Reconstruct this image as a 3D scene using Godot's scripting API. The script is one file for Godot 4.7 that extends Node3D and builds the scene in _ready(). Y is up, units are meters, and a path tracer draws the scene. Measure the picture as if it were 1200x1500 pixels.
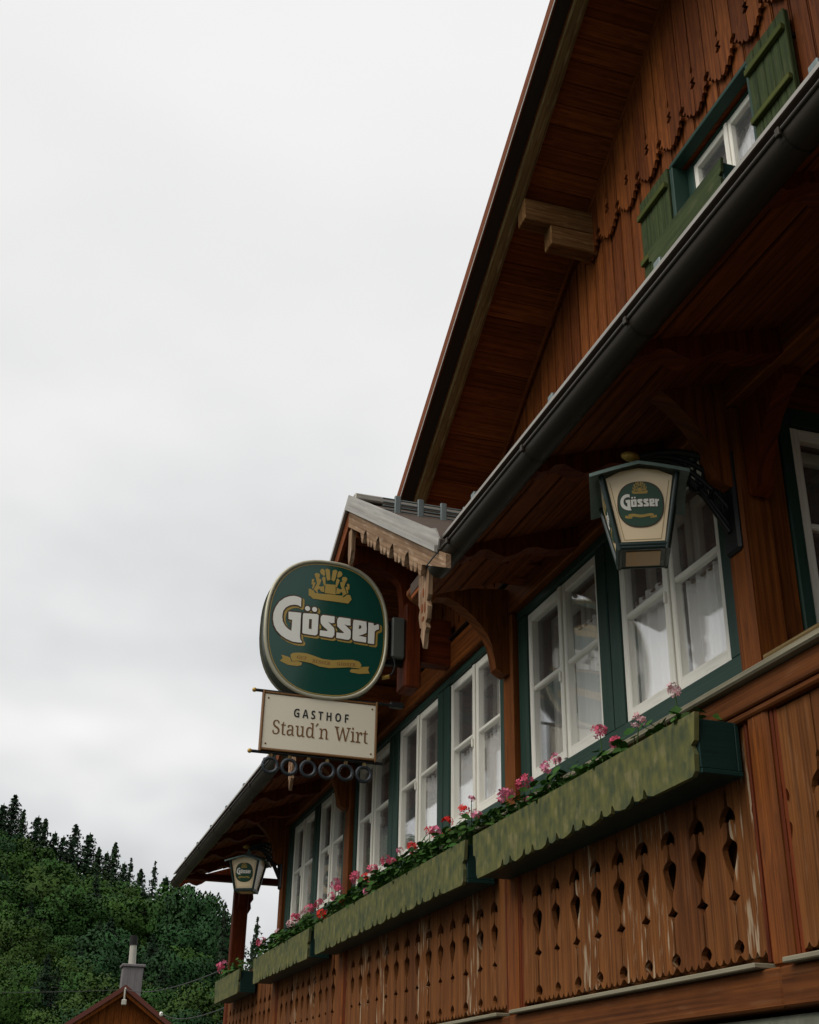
extends Node3D
# A timber inn with glazed veranda, two lanterns and a projecting sign, seen from the road below.
# World: the veranda front runs along x, its outward side is +z, y is up, metres. Eye height 1.6 m.

const EYE := Vector3(0, 1.6, 0)
const TAN_ROOF := 0.6249

var M := {}          # materials by name
var rng := RandomNumberGenerator.new()
var taken := {}

const LETTERS := [[-0.2088,0.1953,-0.2316,0.2038,-0.2614,0.2062,-0.2943,0.1987,-0.3299,0.1800,-0.3645,0.1478,-0.3888,0.1017,-0.4003,0.0577,-0.4007,0.0116,-0.3903,-0.0328,-0.3697,-0.0681,-0.3367,-0.0998,-0.2952,-0.1227,-0.2508,-0.1358,-0.2179,-0.1372,-0.1870,-0.1350,-0.1837,-0.1289,-0.1974,-0.1136,-0.2025,-0.0915,-0.2029,-0.0535,-0.2039,0.0231,-0.2040,0.0849,-0.2464,0.0848,-0.2941,0.0821,-0.2913,0.0285,-0.2793,0.0244,-0.2647,0.0256,-0.2639,-0.0158,-0.2649,-0.0579,-0.2855,-0.0492,-0.3125,-0.0262,-0.3311,0.0058,-0.3370,0.0395,-0.3326,0.0825,-0.3144,0.1121,-0.2862,0.1316,-0.2573,0.1404,-0.2277,0.1399,-0.2078,0.1290],
[-0.1873,0.0834,-0.1837,0.0858,-0.0876,0.0913,-0.0780,0.0849,-0.0772,0.0714,-0.0777,-0.0559,-0.0864,-0.0666,-0.0973,-0.0692,-0.1783,-0.0673,-0.1871,-0.0609,-0.1870,-0.0437,-0.1903,0.0713],
[-0.0471,0.0911,0.0381,0.0907,0.0405,0.0414,0.0158,0.0380,-0.0074,0.0456,0.0122,0.0268,0.0381,0.0045,0.0433,-0.0163,0.0429,-0.0505,0.0314,-0.0683,0.0191,-0.0707,-0.0613,-0.0677,-0.0615,-0.0260,-0.0347,-0.0267,-0.0100,-0.0255,-0.0062,-0.0186,-0.0362,0.0030,-0.0581,0.0258,-0.0620,0.0597,-0.0589,0.0795],
[0.0736,0.0904,0.1552,0.0895,0.1586,0.0380,0.1324,0.0366,0.1112,0.0423,0.1329,0.0237,0.1588,0.0035,0.1633,-0.0217,0.1614,-0.0563,0.1495,-0.0698,0.1371,-0.0714,0.0582,-0.0677,0.0583,-0.0271,0.0853,-0.0270,0.1080,-0.0256,0.1120,-0.0200,0.0839,0.0020,0.0623,0.0206,0.0584,0.0589,0.0616,0.0788],
[0.1805,0.0864,0.2732,0.0839,0.2786,0.0282,0.2764,-0.0024,0.2517,-0.0164,0.2188,-0.0307,0.2355,-0.0315,0.2767,-0.0346,0.2770,-0.0754,0.1870,-0.0722,0.1762,-0.0607,0.1757,-0.0201,0.1761,0.0403,0.1768,0.0751],
[0.2882,0.0794,0.3263,0.0780,0.3289,0.0631,0.3457,0.0676,0.3539,0.0752,0.3668,0.0726,0.3679,0.0380,0.3470,0.0287,0.3369,0.0143,0.3358,-0.0784,0.2896,-0.0780,0.2888,0.0036]]
const LETTER_HOLES := [[-0.1445,0.0467,-0.1242,0.0475,-0.1237,-0.0256,-0.1432,-0.0255],[0.2199,0.0462,0.2280,0.0538,0.2369,0.0420,0.2373,0.0313,0.2230,0.0207,0.2185,0.0287]]
const LETTER_DOTS := [-0.1601,0.1241,-0.1088,0.1246]
const CREST_HALF := [[-0.0860,0.4232,-0.0770,0.4425,-0.0620,0.4465,-0.0513,0.4356,-0.0476,0.3968,-0.0558,0.3920,-0.0767,0.4049],
[-0.0467,0.4452,-0.0319,0.4529,-0.0129,0.4450,-0.0057,0.3674,-0.0271,0.3589,-0.0350,0.3808],
[-0.1249,0.3959,-0.1104,0.4070,-0.0883,0.4032,-0.0839,0.3842,-0.0913,0.3653,-0.1150,0.3689],
[-0.1132,0.3674,-0.0881,0.3676,-0.0708,0.3577,-0.0793,0.3281,-0.0883,0.3091,-0.0713,0.3045,-0.0484,0.3149,-0.0458,0.2658,-0.0694,0.2695,-0.0838,0.2885,-0.0963,0.2726,-0.0882,0.2456,-0.1129,0.2702,-0.1248,0.2755,-0.1025,0.3247,-0.1072,0.3488],
[-0.1407,0.3509,-0.1311,0.3576,-0.1225,0.3536,-0.1294,0.3278,-0.1197,0.3327,-0.1126,0.3267,-0.1269,0.2822,-0.1351,0.2810,-0.1319,0.3133,-0.1419,0.3118],
[-0.0682,0.3723,-0.0522,0.3890,-0.0433,0.3796,-0.0388,0.3234,-0.0467,0.3151,-0.0523,0.3250,-0.0643,0.3622]]
const CREST_MID := -0.0020
const CREST_WHOLE := [[-0.0391,0.3304,0.0348,0.3342,0.0383,0.2604,-0.0421,0.2593],[-0.1613,0.2737,-0.1483,0.2791,-0.1362,0.2703,-0.1228,0.2688,-0.1152,0.2523,-0.0850,0.2496,0.0050,0.2556,0.0890,0.2571,0.0963,0.2440,0.1254,0.2729,0.1459,0.2688,0.1573,0.2386,0.1352,0.2038,0.0410,0.2045,-0.0593,0.2042,-0.1259,0.2052,-0.1398,0.2172,-0.1569,0.2252]]
const RIBBON := [[-0.2601,-0.2318,-0.2435,-0.2176,-0.2031,-0.2106,-0.1504,-0.2087,-0.0968,-0.2201,-0.0310,-0.2360,0.0400,-0.2362,0.1108,-0.2243,0.1822,-0.2153,0.2304,-0.2215,0.2493,-0.2435,0.2415,-0.2749,0.2085,-0.2729,0.1607,-0.2728,0.0898,-0.2845,0.0193,-0.2963,-0.0516,-0.2930,-0.1113,-0.2763,-0.1643,-0.2709,-0.2052,-0.2700,-0.2455,-0.2781,-0.2559,-0.2523],
[-0.3236,-0.2398,-0.2617,-0.2530,-0.2511,-0.2818,-0.2051,-0.2730,-0.1754,-0.2813,-0.1801,-0.2999,-0.2086,-0.3094,-0.2726,-0.3084,-0.3320,-0.2859,-0.3131,-0.2655],
[0.1677,-0.2961,0.1790,-0.2826,0.2327,-0.2790,0.2499,-0.2587,0.3067,-0.2498,0.2985,-0.2740,0.3115,-0.2997,0.2340,-0.3122,0.1741,-0.3074]]


# ------------------------------------------------------------------ mesh building
class MB:
	var v := PackedVector3Array()
	var n := PackedVector3Array()
	var t := PackedVector2Array()
	var c := PackedColorArray()
	var col := Color(1, 1, 1)
	var off := Vector2.ZERO
	var gd := Vector2.ZERO           # direction of the grain in a sloping outline
	var us := Vector2(2.0, 0.5)      # texture repeats per metre across and along the grain
	func tri(a: Vector3, b: Vector3, d: Vector3, na: Vector3, ua: Vector2, ub: Vector2, ud: Vector2) -> void:
		if (b - a).cross(d - a).dot(na) > 0.0:
			v.append(a); v.append(d); v.append(b)
			t.append(ua); t.append(ud); t.append(ub)
		else:
			v.append(a); v.append(b); v.append(d)
			t.append(ua); t.append(ub); t.append(ud)
		n.append(na); n.append(na); n.append(na)
		c.append(col); c.append(col); c.append(col)
	func tri_n(a: Vector3, b: Vector3, d: Vector3, na: Vector3, nb: Vector3, nd: Vector3, ua := Vector2.ZERO, ub := Vector2.ZERO, ud := Vector2.ZERO) -> void:
		if (b - a).cross(d - a).dot(na + nb + nd) > 0.0:
			v.append(a); v.append(d); v.append(b)
			n.append(na); n.append(nd); n.append(nb)
			t.append(ua); t.append(ud); t.append(ub)
		else:
			v.append(a); v.append(b); v.append(d)
			n.append(na); n.append(nb); n.append(nd)
			t.append(ua); t.append(ub); t.append(ud)
		c.append(col); c.append(col); c.append(col)
	func quad(a: Vector3, b: Vector3, d: Vector3, e: Vector3, na: Vector3, g := 1) -> void:
		var ax := 0
		var m := na.abs()
		if m.y >= m.x and m.y >= m.z: ax = 1
		elif m.z >= m.x: ax = 2
		var ua := uvp(a, ax, g); var ub := uvp(b, ax, g); var ud := uvp(d, ax, g); var ue := uvp(e, ax, g)
		tri(a, b, d, na, ua, ub, ud)
		tri(a, d, e, na, ua, ud, ue)
	func uvp(p: Vector3, ax: int, g: int) -> Vector2:
		if ax == g:
			return Vector2(p[(g + 1) % 3] * us.x, p[(g + 2) % 3] * us.x) + off
		var o := 3 - ax - g
		return Vector2(p[o] * us.x, p[g] * us.y) + off
	# a box with small chamfers, in a frame of its own
	func box(a: Vector3, b: Vector3, g := 1, bev := 0.004, xf := Transform3D()) -> void:
		var lo := Vector3(minf(a.x, b.x), minf(a.y, b.y), minf(a.z, b.z))
		var hi := Vector3(maxf(a.x, b.x), maxf(a.y, b.y), maxf(a.z, b.z))
		var s := hi - lo
		bev = minf(bev, 0.3 * minf(s.x, minf(s.y, s.z)))
		var start := v.size()
		for ax in 3:
			var p := (ax + 1) % 3
			var q := (ax + 2) % 3
			for side: int in [-1, 1]:
				var k := hi[ax] if side > 0 else lo[ax]
				var f: Array[Vector3] = []
				for e: Vector2i in [Vector2i(0, 0), Vector2i(1, 0), Vector2i(1, 1), Vector2i(0, 1)]:
					var w := Vector3.ZERO
					w[ax] = k
					w[p] = (hi[p] - bev) if e.x else (lo[p] + bev)
					w[q] = (hi[q] - bev) if e.y else (lo[q] + bev)
					f.append(w)
				var nn := Vector3.ZERO
				nn[ax] = side
				quad(f[0], f[1], f[2], f[3], nn, g)
		if bev > 0.0:
			for ax in 3:      # chamfers along axis ax
				var p := (ax + 1) % 3
				var q := (ax + 2) % 3
				for sp: int in [-1, 1]:
					for sq: int in [-1, 1]:
						var f: Array[Vector3] = []
						for e: Vector2i in [Vector2i(0, 0), Vector2i(1, 0), Vector2i(1, 1), Vector2i(0, 1)]:
							var w := Vector3.ZERO
							w[ax] = (hi[ax] - bev) if (e.x) else (lo[ax] + bev)
							var pk := hi[p] if sp > 0 else lo[p]
							var qk := hi[q] if sq > 0 else lo[q]
							w[p] = pk if e.y == 0 else pk - sp * bev
							w[q] = qk - sq * bev if e.y == 0 else qk
							f.append(w)
						var nn := Vector3.ZERO
						nn[p] = sp; nn[q] = sq
						quad(f[0], f[1], f[2], f[3], nn.normalized(), g)
			for sx: int in [-1, 1]:
				for sy: int in [-1, 1]:
					for sz: int in [-1, 1]:
						var k := Vector3(hi.x if sx > 0 else lo.x, hi.y if sy > 0 else lo.y, hi.z if sz > 0 else lo.z)
						var a1 := k - Vector3(0, sy, sz) * bev
						var a2 := k - Vector3(sx, 0, sz) * bev
						var a3 := k - Vector3(sx, sy, 0) * bev
						tri(a1, a2, a3, Vector3(sx, sy, sz).normalized(), off, off, off)
		if xf != Transform3D():
			for i in range(start, v.size()):
				v[i] = xf * v[i]
				n[i] = (xf.basis * n[i]).normalized()
	# a flat outline with thickness: poly in (ux, uy), from o, thick along w
	func prism(poly: PackedVector2Array, o: Vector3, ux: Vector3, uy: Vector3, w: Vector3, grain := 0, back := true) -> void:   # grain runs along uy (0), ux (1) or the thickness (2)
		var ids := Geometry2D.triangulate_polygon(poly)
		var nf := w.normalized()
		var pts: Array[Vector3] = []
		var uv: Array[Vector2] = []
		for p in poly:
			pts.append(o + ux * p.x + uy * p.y)
			if gd != Vector2.ZERO:
				uv.append(Vector2(gd.cross(p) * us.x, gd.dot(p) * us.y) + off)
			else:
				uv.append((Vector2(p.y * us.x, p.x * us.y) if grain == 1 else Vector2(p.x * us.x, p.y * us.y)) + off)
		for i in range(0, ids.size(), 3):
			var a := ids[i]; var b := ids[i + 1]; var d := ids[i + 2]
			tri(pts[a] + w, pts[b] + w, pts[d] + w, nf, uv[a], uv[b], uv[d])
			if back:
				tri(pts[a], pts[b], pts[d], -nf, uv[a], uv[b], uv[d])
		var area := 0.0
		for i in poly.size():
			area += poly[i].cross(poly[(i + 1) % poly.size()])
		var sg := 1.0 if area > 0 else -1.0
		for i in poly.size():
			var j := (i + 1) % poly.size()
			var d2 := (poly[j] - poly[i]).normalized()
			var nn := (ux * d2.y - uy * d2.x) * sg
			var dw := w.length()
			var el := poly[i].distance_to(poly[j])
			var A := uv[i]; var B := uv[j]; var C := uv[j] + Vector2(dw * us.x, 0); var D := uv[i] + Vector2(dw * us.x, 0)
			if grain == 2:
				A = off + poly[i] * us.x; B = A + Vector2(el * us.x, 0); C = B + Vector2(0, dw * us.y); D = A + Vector2(0, dw * us.y)
			tri(pts[i], pts[j], pts[j] + w, nn, A, B, C)
			tri(pts[i], pts[j] + w, pts[i] + w, nn, A, C, D)
	func tube(path: Array, r0: float, r1: float, sides := 8, caps := true) -> void:
		var rings: Array = []
		var cnt := path.size()
		var up := Vector3.UP
		for i in cnt:
			var d: Vector3 = (path[mini(i + 1, cnt - 1)] - path[maxi(i - 1, 0)]).normalized()
			if absf(d.dot(up)) > 0.95: up = Vector3.RIGHT if absf(d.x) < 0.9 else Vector3.BACK
			var sx := d.cross(up).normalized()
			var sy := sx.cross(d).normalized()
			var r := lerpf(r0, r1, float(i) / maxf(1, cnt - 1))
			var ring: Array = []
			for k in sides:
				var a := TAU * k / sides
				var nn := sx * cos(a) + sy * sin(a)
				ring.append([path[i] + nn * r, nn])
			rings.append(ring)
		for i in cnt - 1:
			for k in sides:
				var l := (k + 1) % sides
				var A = rings[i][k]; var B = rings[i][l]; var C = rings[i + 1][l]; var D = rings[i + 1][k]
				var u0 := Vector2(float(k) / sides, i * 0.3); var u1 := Vector2(float(k + 1) / sides, i * 0.3)
				var u2 := Vector2(float(k + 1) / sides, i * 0.3 + 0.3); var u3 := Vector2(float(k) / sides, i * 0.3 + 0.3)
				tri_n(A[0], B[0], C[0], A[1], B[1], C[1], u0, u1, u2)
				tri_n(A[0], C[0], D[0], A[1], C[1], D[1], u0, u2, u3)
		if caps:
			for e: int in [0, cnt - 1]:
				var d: Vector3 = (path[1] - path[0]).normalized() * -1.0 if e == 0 else (path[cnt - 1] - path[cnt - 2]).normalized()
				for k in sides:
					tri(path[e], rings[e][k][0], rings[e][(k + 1) % sides][0], d, off, off, off)
	func ball(o: Vector3, r: Vector3, seg := 10) -> void:
		var row := seg / 2
		for i in row:
			for k in seg:
				var P: Array[Vector3] = []
				for e: Vector2i in [Vector2i(0, 0), Vector2i(0, 1), Vector2i(1, 1), Vector2i(1, 0)]:
					var th := PI * (i + e.x) / row
					var ph := TAU * (k + e.y) / seg
					P.append(Vector3(sin(th) * cos(ph), cos(th), sin(th) * sin(ph)))
				tri_n(o + P[0] * r, o + P[1] * r, o + P[2] * r, P[0], P[1], P[2])
				tri_n(o + P[0] * r, o + P[2] * r, o + P[3] * r, P[0], P[2], P[3])
	func mesh() -> ArrayMesh:
		var a := []
		a.resize(Mesh.ARRAY_MAX)
		a[Mesh.ARRAY_VERTEX] = v
		a[Mesh.ARRAY_NORMAL] = n
		a[Mesh.ARRAY_TEX_UV] = t
		a[Mesh.ARRAY_COLOR] = c
		var m := ArrayMesh.new()
		m.add_surface_from_arrays(Mesh.PRIMITIVE_TRIANGLES, a)
		return m

func mb(rough_off := true) -> MB:
	var b := MB.new()
	if rough_off:
		b.off = Vector2(rng.randf(), rng.randf())
	return b

func poly2(flat: Array) -> PackedVector2Array:
	var p := PackedVector2Array()
	for i in range(0, flat.size(), 2):
		p.append(Vector2(flat[i], flat[i + 1]))
	return p

# ------------------------------------------------------------------ objects
func numbered(called: String) -> String:
	if not taken.has(called):
		taken[called] = 0
		return called
	taken[called] += 1
	return "%s_%03d" % [called, taken[called]]

func thing(called: String, label: String, category: String, at := Vector3.ZERO, group := "") -> Node3D:
	var o := Node3D.new()
	o.name = numbered(called)
	o.position = at
	add_child(o)
	tag(o, label, category, group)
	return o

func tag(o: Node, label: String, category: String, group := "") -> void:
	o.set_meta("label", label)
	o.set_meta("category", category)
	if group:
		o.set_meta("group", group)

# a part whose shape was built in world coordinates
func part(parent: Node3D, called: String, b: MB, m: String) -> MeshInstance3D:
	return part_mesh(parent, called, b.mesh(), m)

func part_mesh(parent: Node3D, called: String, mesh: Mesh, m: String, xf := Transform3D()) -> MeshInstance3D:
	var o := MeshInstance3D.new()
	o.name = called
	o.mesh = mesh
	o.material_override = M[m]
	o.cast_shadow = GeometryInstance3D.SHADOW_CASTING_SETTING_ON
	parent.add_child(o, true)
	if parent.get_parent() == self:
		o.position = -parent.position      # shapes are given in world coordinates
	o.transform = Transform3D(Basis(), o.position) * xf
	return o

# a part whose shape is given in the thing's own coordinates
func own(parent: Node3D, called: String, b: MB, m: String, xf := Transform3D()) -> MeshInstance3D:
	var o := MeshInstance3D.new()
	o.name = called
	o.mesh = b.mesh()
	o.material_override = M[m]
	o.transform = xf
	parent.add_child(o, true)
	return o

func structure(called: String, mesh: Mesh, m: String) -> MeshInstance3D:
	var o := MeshInstance3D.new()
	o.name = called
	o.mesh = mesh
	o.material_override = M[m]
	o.set_meta("kind", "structure")
	add_child(o)
	return o

# ------------------------------------------------------------------ materials
func noise_bytes(s: int, f: float, w: int, h: int, tw: int, th: int, oct := 4) -> PackedByteArray:
	var nz := FastNoiseLite.new()
	nz.seed = s
	nz.noise_type = FastNoiseLite.TYPE_SIMPLEX_SMOOTH
	nz.frequency = f
	nz.fractal_octaves = oct
	var im := nz.get_seamless_image(w, h)
	im.convert(Image.FORMAT_L8)
	im.resize(tw, th, Image.INTERPOLATE_CUBIC)
	return im.get_data()

# streaky wood or weathered paint: base ramp dark..light, patches of a second colour where the surface has worn off
func wood_texture(s: int, dark: Color, light: Color, worn: Color, worn_from: float, worn_amount: float, size := 512, mottled := false) -> Array:
	var fine := noise_bytes(s, 0.06, size, 24, size, size, 3)
	var coarse := noise_bytes(s + 1, 0.018, size, 16, size, size, 3)
	if mottled:      # lichen and moss lie in blotches, not along the grain
		fine = noise_bytes(s, 0.05, 150, size, size, size, 4)
		coarse = noise_bytes(s + 1, 0.02, size, size, size, size, 4)
	var blot := noise_bytes(s + 2, 0.012, size, size, size, size, 4)
	var wear := noise_bytes(s + 3, 0.02, size, size if mottled else 300, size, size, 5)
	var grit := noise_bytes(s + 4, 0.35, size, size, size, size, 2)
	var out := PackedByteArray()
	out.resize(size * size * 3)
	var hgt := PackedByteArray()
	hgt.resize(size * size)
	var lut := PackedByteArray()
	lut.resize(1025)
	for i in 1025:
		lut[i] = int(clampf(pow(i / 1024.0, 1.0 / 2.2) * 255.0, 0, 255))
	for i in size * size:
		var f := fine[i] / 255.0
		var k := 0.38 * f + 0.32 * coarse[i] / 255.0 + 0.2 * blot[i] / 255.0 + 0.1 * grit[i] / 255.0
		k = clampf((k - 0.5) * (1.9 if mottled else 1.7) + 0.5, 0.0, 1.0)
		var w := clampf((0.68 * wear[i] / 255.0 + 0.12 * f + 0.2 * blot[i] / 255.0 - worn_from) * 6.0, 0.0, 1.0) * worn_amount
		var r := lerpf(lerpf(dark.r, light.r, k), worn.r * (0.7 + 0.5 * f), w)
		var g := lerpf(lerpf(dark.g, light.g, k), worn.g * (0.7 + 0.5 * f), w)
		var b := lerpf(lerpf(dark.b, light.b, k), worn.b * (0.7 + 0.5 * f), w)
		out[i * 3] = lut[int(clampf(r, 0, 1) * 1024)]
		out[i * 3 + 1] = lut[int(clampf(g, 0, 1) * 1024)]
		out[i * 3 + 2] = lut[int(clampf(b, 0, 1) * 1024)]
		hgt[i] = int(clampf(f * 150.0 + grit[i] * 0.3, 0, 255))
	var a := ImageTexture.create_from_image(Image.create_from_data(size, size, false, Image.FORMAT_RGB8, out))
	var h := ImageTexture.create_from_image(Image.create_from_data(size, size, false, Image.FORMAT_L8, hgt))
	return [a, h]

func lin(r: float, g: float, b: float) -> Color:
	return Color(r, g, b).linear_to_srgb()

func textured(called: String, tex: Array, rough := 0.75, tint := Color(1, 1, 1), relief := 0.12) -> StandardMaterial3D:
	var m := StandardMaterial3D.new()
	m.resource_name = called
	m.albedo_texture = tex[0]
	m.albedo_color = tint.linear_to_srgb()
	m.roughness = rough
	m.heightmap_enabled = relief > 0.0
	if relief > 0.0:
		m.heightmap_texture = tex[1]
		m.heightmap_scale = relief
	m.metallic_specular = 0.25
	M[called] = m
	return m

func plain(called: String, c: Color, rough := 0.6, metal := 0.0, spec := 0.5) -> StandardMaterial3D:
	var m := StandardMaterial3D.new()
	m.resource_name = called
	m.albedo_color = c.linear_to_srgb()
	m.roughness = rough
	m.metallic = metal
	m.metallic_specular = spec
	M[called] = m
	return m

func triplanar(m: StandardMaterial3D, s: float) -> void:
	m.uv1_triplanar = true
	m.uv1_world_triplanar = true
	m.uv1_scale = Vector3(s, s, s)

func materials() -> void:
	var brown := wood_texture(11, Color(0.080, 0.0185, 0.0032), Color(0.280, 0.085, 0.0145), Color(0.075, 0.020, 0.005), 0.60, 0.6)
	var fret := wood_texture(23, Color(0.066, 0.0205, 0.0042), Color(0.225, 0.080, 0.0165), Color(0.22, 0.12, 0.055), 0.62, 0.35)
	var moss := wood_texture(37, Color(0.050, 0.070, 0.038), Color(0.185, 0.175, 0.050), Color(0.24, 0.21, 0.10), 0.585, 0.5, 512, true)
	var shut := wood_texture(38, Color(0.035, 0.055, 0.024), Color(0.11, 0.14, 0.045), Color(0.15, 0.15, 0.07), 0.60, 0.6)
	var grey := wood_texture(41, Color(0.13, 0.075, 0.040), Color(0.42, 0.30, 0.19), Color(0.50, 0.42, 0.33), 0.60, 0.6)
	var paint := wood_texture(53, Color(0.80, 0.80, 0.80), Color(1, 1, 1), Color(0.62, 0.60, 0.55), 0.66, 0.6)
	var stone := wood_texture(67, Color(0.55, 0.55, 0.55), Color(1, 1, 1), Color(0.6, 0.65, 0.55), 0.58, 0.5)
	textured("gable_wood", brown, 0.7, Color(0.92, 0.86, 0.86))
	textured("gable_wood_dark", brown, 0.7, Color(0.70, 0.62, 0.62))
	textured("gable_wood_pale", brown, 0.7, Color(1.12, 1.08, 1.08))
	textured("fret_wood_dark", fret, 0.78, Color(0.70, 0.64, 0.66))
	textured("fret_wood_pale", fret, 0.8, Color(0.98, 0.96, 0.98))
	textured("soffit_wood", brown, 0.75, Color(0.92, 0.80, 0.80))
	textured("post_wood", brown, 0.6, Color(0.90, 0.88, 0.80))
	textured("red_wood", brown, 0.6, Color(0.66, 0.42, 0.40))
	textured("fret_wood", fret, 0.78, Color(0.86, 0.82, 0.82))
	textured("fret_wood_worn", wood_texture(29, Color(0.075, 0.023, 0.005), Color(0.225, 0.080, 0.017), Color(0.38, 0.30, 0.20), 0.575, 0.8), 0.82)
	textured("beam_wood", fret, 0.75, Color(0.78, 0.68, 0.66))
	textured("grey_wood", grey, 0.85, Color(0.85, 0.78, 0.74))
	textured("tan_wood", grey, 0.8, Color(0.62, 0.62, 0.42))
	textured("purlin_wood", grey, 0.8, Color(0.50, 0.36, 0.20))
	textured("green_paint", paint, 0.4, Color(0.030, 0.066, 0.052))
	textured("white_paint", paint, 0.4, Color(0.93, 0.91, 0.82))
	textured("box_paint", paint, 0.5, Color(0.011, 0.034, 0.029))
	textured("mossy_wood", moss, 0.9, Color(0.82, 0.84, 0.90))
	textured("shutter_wood", shut, 0.85, Color(0.52, 0.56, 0.56))
	textured("batten_wood", shut, 0.85, Color(0.85, 0.78, 0.50))
	var gm := textured("gutter_metal", paint, 0.45, Color(0.040, 0.033, 0.025), 0.0)
	gm.metallic = 0.3
	var fm := textured("flashing_metal", stone, 0.45, Color(0.42, 0.40, 0.36), 0.0)
	fm.metallic = 0.35
	textured("strip_metal", stone, 0.5, Color(0.33, 0.30, 0.21), 0.0).metallic = 0.15
	textured("galvanised", stone, 0.5, Color(0.20, 0.24, 0.24), 0.0).metallic = 0.5
	plain("black_iron", Color(0.012, 0.013, 0.014), 0.5, 0.4)
	plain("ring_iron", Color(0.035, 0.042, 0.05), 0.45, 0.5)
	plain("gold", Color(0.42, 0.26, 0.05), 0.4, 0.3)
	plain("gold_print", Color(0.36, 0.24, 0.05), 0.5)
	plain("gold_dark_print", Color(0.05, 0.025, 0.008), 0.6)
	plain("white_print", Color(0.74, 0.74, 0.68), 0.5)
	plain("brown_print", Color(0.16, 0.07, 0.015), 0.6)
	plain("black_print", Color(0.012, 0.014, 0.012), 0.6)
	plain("sign_green", Color(0.008, 0.060, 0.044), 0.18)
	textured("sign_rim", paint, 0.35, Color(0.46, 0.44, 0.33), 0.0).metallic = 0.2
	textured("sign_side", paint, 0.4, Color(0.05, 0.06, 0.045), 0.0)
	plain("sign_white", Color(0.74, 0.68, 0.54), 0.5)
	plain("box_grey", Color(0.10, 0.11, 0.10), 0.5, 0.2)
	var lp := plain("lantern_panel", Color(0.90, 0.73, 0.48), 0.3)
	plain("amber_panel", Color(0.72, 0.44, 0.19), 0.35)
	lp.backlight_enabled = true
	lp.backlight = Color(0.5, 0.38, 0.22)
	plain("lantern_frame", Color(0.006, 0.022, 0.018), 0.4)
	textured("lantern_roof", paint, 0.4, Color(0.16, 0.22, 0.20), 0.0)
	plain("lantern_logo", Color(0.006, 0.050, 0.022), 0.35)
	var gl := plain("glass", Color(1, 1, 1), 0.02)
	gl.albedo_color = Color(1, 1, 1, 0.02)
	gl.transparency = BaseMaterial3D.TRANSPARENCY_ALPHA
	plain("curtain_cloth", Color(0.90, 0.90, 0.88), 0.9)
	textured("interior_wood", brown, 0.7, Color(0.8, 0.6, 0.5), 0.0)
	textured("plaster", stone, 0.9, Color(0.20, 0.21, 0.16), 0.0)
	triplanar(M["plaster"], 0.6)
	textured("roof_tile", stone, 0.8, Color(0.10, 0.075, 0.06), 0.0)
	plain("soil", Color(0.02, 0.014, 0.01), 0.95)
	textured("asphalt", stone, 0.95, Color(0.075, 0.075, 0.072), 0.0)
	triplanar(M["asphalt"], 0.35)
	textured("forest_floor", wood_texture(71, Color(0.015, 0.030, 0.010), Color(0.05, 0.08, 0.025), Color(0.05, 0.04, 0.02), 0.6, 0.6, 256), 0.95, Color(1, 1, 1), 0.0)
	triplanar(M["forest_floor"], 0.05)
	plain("bark", Color(0.030, 0.026, 0.020), 0.95)
	for k: Array in [["leaf", Color(1, 1, 1)], ["petal", Color(1, 1, 1)]]:
		var m := plain(k[0], k[1], 0.7)
		m.vertex_color_use_as_albedo = true
		m.backlight_enabled = true
		m.backlight = Color(0.35, 0.4, 0.25) if k[0] == "leaf" else Color(0.4, 0.4, 0.4)
		m.metallic_specular = 0.25
	plain("cottage_edge", Color(0.10, 0.024, 0.014), 0.85)
	textured("cottage_wood", brown, 0.8, Color(0.95, 0.85, 0.6), 0.0)
	textured("chimney_plaster", stone, 0.9, Color(0.20, 0.185, 0.19), 0.0)
	textured("flue_steel", stone, 0.5, Color(0.50, 0.48, 0.42), 0.0)
	plain("soot", Color(0.006, 0.006, 0.006), 0.9)
	plain("cable", Color(0.008, 0.008, 0.008), 0.6)
	var bulb := plain("bulb", Color(0.9, 0.7, 0.35), 0.5)
	bulb.emission_enabled = true
	bulb.emission = Color(1.0, 0.62, 0.22)
	bulb.emission_energy_multiplier = 1.2

# ------------------------------------------------------------------ sky
func sky_texture() -> ImageTexture:
	var w := 1024
	var h := 512
	var nz := FastNoiseLite.new()
	nz.seed = 7
	nz.noise_type = FastNoiseLite.TYPE_SIMPLEX_SMOOTH
	nz.frequency = 0.75
	nz.fractal_octaves = 5
	nz.fractal_gain = 0.52
	var im := Image.create(w, h, false, Image.FORMAT_RGBF)
	for j in h:
		var el := (0.5 - (j + 0.5) / h) * PI
		for i in w:
			var az := (i + 0.5) / w * TAU
			var d := Vector3(cos(el) * sin(az), sin(el), cos(el) * cos(az))
			if el < 0.0:
				im.set_pixel(i, j, Color(0.22, 0.23, 0.24))
				continue
			var p := d / (d.y + 0.22)
			var c := nz.get_noise_3d(p.x * 1.6, d.y * 3.0, p.z * 1.6)
			var fade := smoothstep(0.10, 0.75, d.y)
			var base := lerpf(0.66, 0.86, smoothstep(0.10, 0.55, d.y))
			base += 0.10 * smoothstep(0.6, 1.0, d.y)
			var k := base + c * lerpf(0.38, 0.055, fade)
			var tint := lerpf(0.0, 1.0, clampf((0.85 - k) * 2.2, 0.0, 1.0))
			k *= 0.69
			im.set_pixel(i, j, Color(k * (1.0 - 0.065 * tint), k * (1.0 - 0.008 * tint), k * (1.0 + 0.04 * tint)))
	return ImageTexture.create_from_image(im)

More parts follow.
